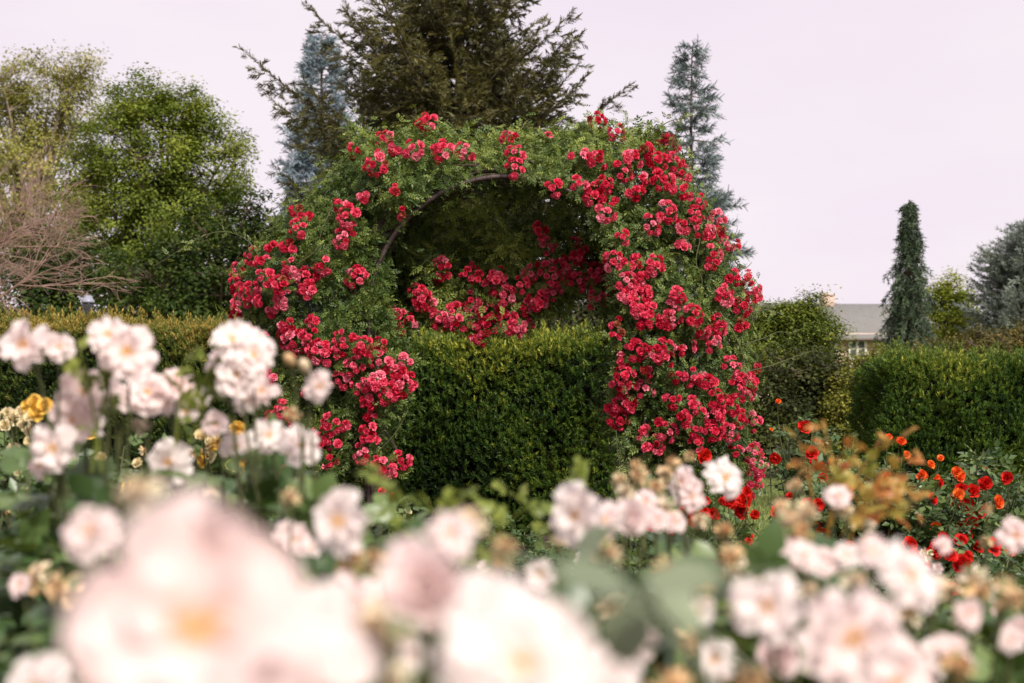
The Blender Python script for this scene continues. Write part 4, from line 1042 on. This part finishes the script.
# centre right, middle distance
bush('rose_bush', 'pale pink rose bush with faded cream clusters right of centre below the arch', [(.18, 1.75), (.40, 2.1), (.30, 1.5), (.02, 1.9)], .26, .28, .93, 55,
     [(578, 516, 1.5, .070, -.2, .35, 'blush'), (604, 520, 1.55, .045, .4, .2, 'loose'), (630, 520, 1.6, .045, .2, .3, 'blushcup'), (724, 478, 2.3, .074, .05, .3, 'blush'), (690, 496, 2.2, .055, -.3, .1, 'loose'),
      (682, 482, 2.2, .05, -.3, .3, 'blush'), (655, 488, 2.1, .040, 0, .4, 'spent'), (640, 478, 2.1, .038, 0, .5, 'spent'), (668, 472, 2.2, .036, 0, .6, 'spent'), (626, 492, 2.0, .036, 0, .4, 'spent'), (645, 502, 2.0, .036, 0, .3, 'blush'),
      (665, 508, 2.0, .04, 0, .3, 'spent'), (636, 466, 2.1, .03, 0, .8, 'spent'), (672, 462, 2.1, .028, 0, .8, 'spent'), (620, 480, 2.1, .030, 0, .4, 'spent'), (657, 520, 1.9, .034, 0, .3, 'blush'), (594, 546, 1.4, .034, 0, .3, 'spent'),
      (612, 553, 1.4, .026, 0, .3, 'spent'), (675, 522, 2.0, .034, 0, .3, 'blush'), (700, 520, 2.0, .03, 0, .3, 'spent'), (690, 455, 2.3, .022, 0, .9, 'spent'), (560, 540, 1.7, .024, 0, .3, 'spent'), (725, 530, 1.9, .03, 0, .3, 'spent'),
      (752, 555, 1.6, .03, 0, .3, 'spent'), (735, 570, 1.5, .03, .2, .3, 'spent')],
     seed=5, group=PB, per=20, tmin=.15,
     extra=[('young_leaf', 'lime_leaf', [(420, 545, 1.7, -.3, .8), (480, 545, 1.8, .7, .6), (465, 550, 1.75, -.6, .7), (575, 530, 2.0, .2, .9), (545, 525, 2.1, -.6, .6), (440, 545, 1.7, .2, .8), (395, 530, 1.8, -.1, .9)], .045)])
# near right
bush('rose_bush', 'pale pink rose bush with big open blooms in the lower right foreground', [(.24, 1.1), (.34, 1.0), (.14, 1.2)], .22, .22, .84, 22,
     [(768, 608, .88, .050, -.4, .35, 'loose'), (852, 638, .78, .066, .02, .22, 'blush'), (908, 578, .86, .048, .7, .6, 'loose'), (872, 552, 1.0, .026, .1, .7, 'loose'), (890, 682, .84, .06, .4, .2, 'blush'),
      (614, 668, .9, .036, .1, .4, 'blush'), (772, 660, 1.1, .042, 0, .4, 'blushcup'), (748, 680, .9, .03, 0, .4, 'spent'), (670, 690, .8, .03, 0, .4, 'spent')],
     seed=6, group=PB, per=9, far=1.2)
# right middle
bush('rose_bush', 'rose bush with bronze-orange young shoots and small faded blooms at the right', [(.48, 1.7), (.75, 1.8), (.38, 1.45), (.95, 1.9)], .26, .28, .95, 58,
     [(822, 562, 1.5, .034, 0, .4, 'blush'), (846, 556, 1.5, .030, .3, .4, 'loose'), (804, 556, 1.35, .030, -.2, .4, 'blush'), (856, 580, 1.35, .03, .3, .3, 'spent'), (790, 522, 1.6, .042, 0, .4, 'spent'), (806, 512, 1.6, .036, .2, .4, 'spent'),
      (782, 508, 1.65, .03, -.2, .5, 'spent'), (800, 532, 1.55, .036, 0, .3, 'spent'), (794, 552, 1.5, .036, 0, .3, 'blush'), (838, 497, 1.9, .036, 0, .5, 'blush'), (845, 510, 1.9, .026, 0, .5, 'spent'), (796, 484, 1.9, .024, 0, .9, 'spent'),
      (1016, 536, 1.8, .050, .2, .2, 'loose'), (976, 580, 1.6, .038, 0, .2, 'spent'), (944, 545, 1.8, .026, .2, .5, 'loose'), (988, 508, 1.9, .016, 0, .9, 'spent'), (730, 556, 1.4, .030, 0, .4, 'spent'), (742, 610, 1.2, .03, 0, .4, 'spent'),
      (960, 665, 1.1, .03, 0, .4, 'spent'), (965, 615, 1.4, .028, 0, .4, 'spent'), (1010, 640, 1.3, .025, 0, .4, 'blush'), (870, 525, 1.9, .02, 0, .5, 'spent'), (700, 585, 1.2, .028, 0, .4, 'spent')],
     seed=7, group=PB, per=18, tmin=.15,
     extra=[('bronze_shoot', 'bronze_leaf', [(845, 470, 2.1, .4, .7), (860, 478, 2.1, .9, .2), (870, 455, 2.2, .8, .5), (832, 455, 2.2, -.3, .9), (852, 490, 2.05, -.8, .4), (880, 488, 2.1, .9, .1), (862, 500, 2.0, .3, .5),
                                             (885, 470, 2.1, .7, .5), (870, 500, 2.0, .9, .0), (835, 480, 2.1, .2, .8), (808, 470, 2.2, -.3, .8), (880, 515, 2.0, .8, .2)], .030)])
# very low right front corner
bush('rose_bush', 'green leafy rose bush with few faded blooms in the bottom right corner', [(.95, 2.9), (1.35, 3.1), (.7, 3.0)], .42, .35, .78, 60,
     many(10, 890, 1020, 540, 640, 2.8, .032, ['spent', 'blush', 'spent'], 80), seed=8, group=PB, per=14, leaf=.10, tpl='mid')
# left: cream + yellow bushes
bush('rose_bush', 'creamy yellow rose bush with small clustered blooms at the left edge', [(-1.75, 4.6), (-1.45, 4.5), (-2.0, 4.7)], .42, .40, 1.0, 95,
     many(16, 0, 32, 412, 450, 4.4, .05, ['cream'], 81) + many(10, 25, 130, 425, 500, 4.3, .05, ['cream', 'yellow'], 82) + many(6, 0, 60, 470, 520, 4.2, .035, ['cream', 'spent'], 83), seed=9, per=16, leaf=.10, tpl='mid')
bush('rose_bush', 'rose bush with golden yellow blooms between the tall pink bush and the long hedge', [(-1.02, 3.5), (-1.25, 3.6)], .28, .25, 1.02, 50,
     [(46, 407, 3.4, .048, 0, .3, 'yellow'), (34, 402, 3.4, .04, .2, .6, 'yellow'), (38, 412, 3.4, .05, -.3, .2, 'yellow'), (56, 414, 3.4, .045, .3, .2, 'yellow'), (28, 407, 3.4, .035, -.3, .5, 'yellow')], seed=10, per=15, leaf=.10, tpl='mid')
bush('rose_bush', 'rose bush with buff yellow blooms behind the pink ones, left of the arch foot', [(-.92, 4.3), (-.72, 4.2), (-1.15, 4.4), (-.50, 4.4)], .36, .35, .98, 80,
     many(18, 195, 250, 428, 470, 4.1, .055, ['cream', 'yellow', 'cream'], 84) + many(7, 130, 330, 440, 490, 4.1, .04, ['cream', 'spent'], 85), seed=11, per=16, leaf=.10, tpl='mid')
bush('rose_bush', 'low green rose bush without blooms beside the clipped hedge, left of centre', [(-.75, 5.6), (-.45, 5.4), (-1.2, 5.6), (-.98, 6.4)], .38, .38, .66, 70, many(4, 300, 420, 500, 530, 5.2, .04, ['cream', 'red'], 91), seed=12, per=16, leaf=.095, tpl='mid')
# small crimson-red bush at arch's right foot
bush('rose_bush', 'low rose bush dotted with small scarlet blooms at the right foot of the arch', [(.80, 6.0), (.62, 5.9), (.84, 6.0), (.40, 6.2)], .20, .32, .62, 80,
     many(26, 680, 750, 490, 560, 5.8, .045, ['red'], 86, .3) + many(8, 625, 690, 500, 555, 5.8, .04, ['red'], 87, .3) + many(6, 728, 756, 500, 525, 5.8, .075, ['red'], 92, .2), seed=13, per=15, leaf=.095, tpl='mid')
bush('rose_bush', 'tall thin rose bush with single round red blooms, right of the arch', [(1.50, 7.3), (1.62, 7.4)], .16, .2, 1.05, 26,
     [(804, 427, 7.2, .085, .1, .2, 'red'), (812, 452, 7.1, .075, 0, .2, 'red'), (814, 466, 7.1, .085, 0, .2, 'red'), (776, 458, 7.2, .075, -.2, 0, 'red'), (778, 402, 7.2, .035, 0, .8, 'orange'), (771, 430, 7.2, .03, 0, .8, 'orange'), (842, 467, 7.0, .075, .2, .2, 'red'),
      (833, 462, 7.0, .06, -.2, .2, 'red'), (703, 456, 7.2, .085, -.1, .2, 'red'), (822, 478, 7.0, .06, 0, .2, 'red'), (870, 484, 6.9, .06, 0, .2, 'red')], seed=14, per=12, leaf=.11, tpl='mid')
bush('rose_bush', 'wide rose bush with scarlet and orange blooms before the right hedge', [(2.15, 6.6), (1.85, 6.5), (1.6, 6.3), (2.35, 6.8), (1.62, 6.4)], .36, .36, .86, 130,
     [(900, 442, 6.6, .05, 0, .6, 'orange'), (888, 438, 6.6, .05, 0, .6, 'orange'), (906, 455, 6.5, .05, 0, .6, 'orange'), (930, 465, 6.5, .05, .1, .4, 'orange'), (922, 476, 6.5, .055, 0, .4, 'orange'), (940, 459, 6.5, .04, .2, .7, 'orange'),
      (936, 478, 6.5, .04, .2, .4, 'orange'), (957, 476, 6.5, .07, .3, .3, 'orange'), (971, 492, 6.4, .07, .2, .2, 'red'), (966, 508, 6.4, .07, 0, .2, 'red'), (978, 510, 6.4, .07, .2, .2, 'red'), (963, 528, 6.3, .08, 0, .2, 'red'), (972, 522, 6.3, .06, .4, .2, 'red'),
      (912, 500, 6.4, .045, 0, .3, 'red'), (948, 500, 6.4, .055, 0, .2, 'red'), (918, 524, 6.3, .035, 0, .5, 'red'), (908, 545, 6.0, .08, 0, .2, 'red'), (936, 550, 6.0, .08, 0, .2, 'red'), (942, 540, 6.0, .06, .3, .2, 'red'), (1012, 548, 6.0, .05, 0, .2, 'red'),
      (985, 470, 6.6, .04, .2, .6, 'orange'), (887, 502, 6.4, .06, 0, .2, 'orange')] + many(44, 770, 1015, 470, 560, 6.2, .066, ['red', 'red', 'orange'], 88), seed=15, per=15, leaf=.10, tpl='mid')
bush('rose_bush', 'low rose bush with scattered scarlet blooms, in front of the wide scarlet and orange one', [(1.15, 4.8), (1.7, 5.0), (.75, 4.6), (2.0, 4.9)], .45, .35, .62, 90, many(22, 740, 1020, 535, 600, 4.6, .055, ['red', 'red', 'spent'], 89), seed=16, per=15, leaf=.095, tpl='mid')
bush('rose_bush', 'leafy pale rose bush filling the middle distance below the clipped hedge', [(-.2, 3.3), (.3, 3.4), (-.7, 3.2), (.75, 3.6)], .42, .35, .70, 90, many(14, 340, 700, 555, 640, 3.1, .035, ['spent', 'blush', 'spent'], 90), seed=17, group=PB, per=14, leaf=.10, tpl='mid')

# more loose blooms and faded heads through the carpet of the front bushes
bush('rose_bush', 'pale pink rose bush between the two large blurred blooms at the bottom', [(-.12, 1.35), (.12, 1.5), (-.3, 1.5)], .25, .22, .90, 34,
     [(352, 600, 1.2, .05, 0, .4, 'loose'), (388, 640, 1.15, .026, 0, .4, 'spent'), (345, 650, 1.2, .05, .2, .3, 'blush'), (610, 610, 1.3, .04, .1, .4, 'spent'), (640, 640, 1.25, .04, 0, .4, 'blush'), (690, 640, 1.3, .03, .1, .4, 'spent'),
      (715, 660, 1.3, .045, 0, .4, 'loose'), (600, 575, 1.4, .022, 0, .4, 'spent'), (665, 570, 1.4, .03, 0, .4, 'spent'), (500, 560, 1.4, .03, 0, .5, 'spent'), (540, 575, 1.4, .035, 0, .5, 'blush'), (375, 560, 1.3, .03, 0, .5, 'spent'), (700, 610, 1.2, .03, 0, .4, 'blush')],
     seed=18, group=PB, per=15)
bush('rose_bush', 'low leafy rose bush with peach coloured faded heads at the bottom right', [(.55, 1.45), (.72, 1.6), (.85, 1.5)], .25, .22, .88, 40,
     many(12, 900, 1020, 570, 680, 1.4, .034, ['spent', 'blush', 'spent', 'loose'], 93) + many(8, 720, 830, 540, 600, 1.5, .03, ['spent', 'blush'], 94), seed=19, group=PB, per=15)

bush('rose_bush', 'low dark leafy rose bush at the foot of the clipped hedge, below its right corner', [(.05, 6.6), (.38, 6.7), (-.3, 6.5)], .34, .3, .52, 60, many(3, 560, 640, 520, 545, 6.3, .04, ['red'], 95), seed=20, per=15, leaf=.09, tpl='mid')
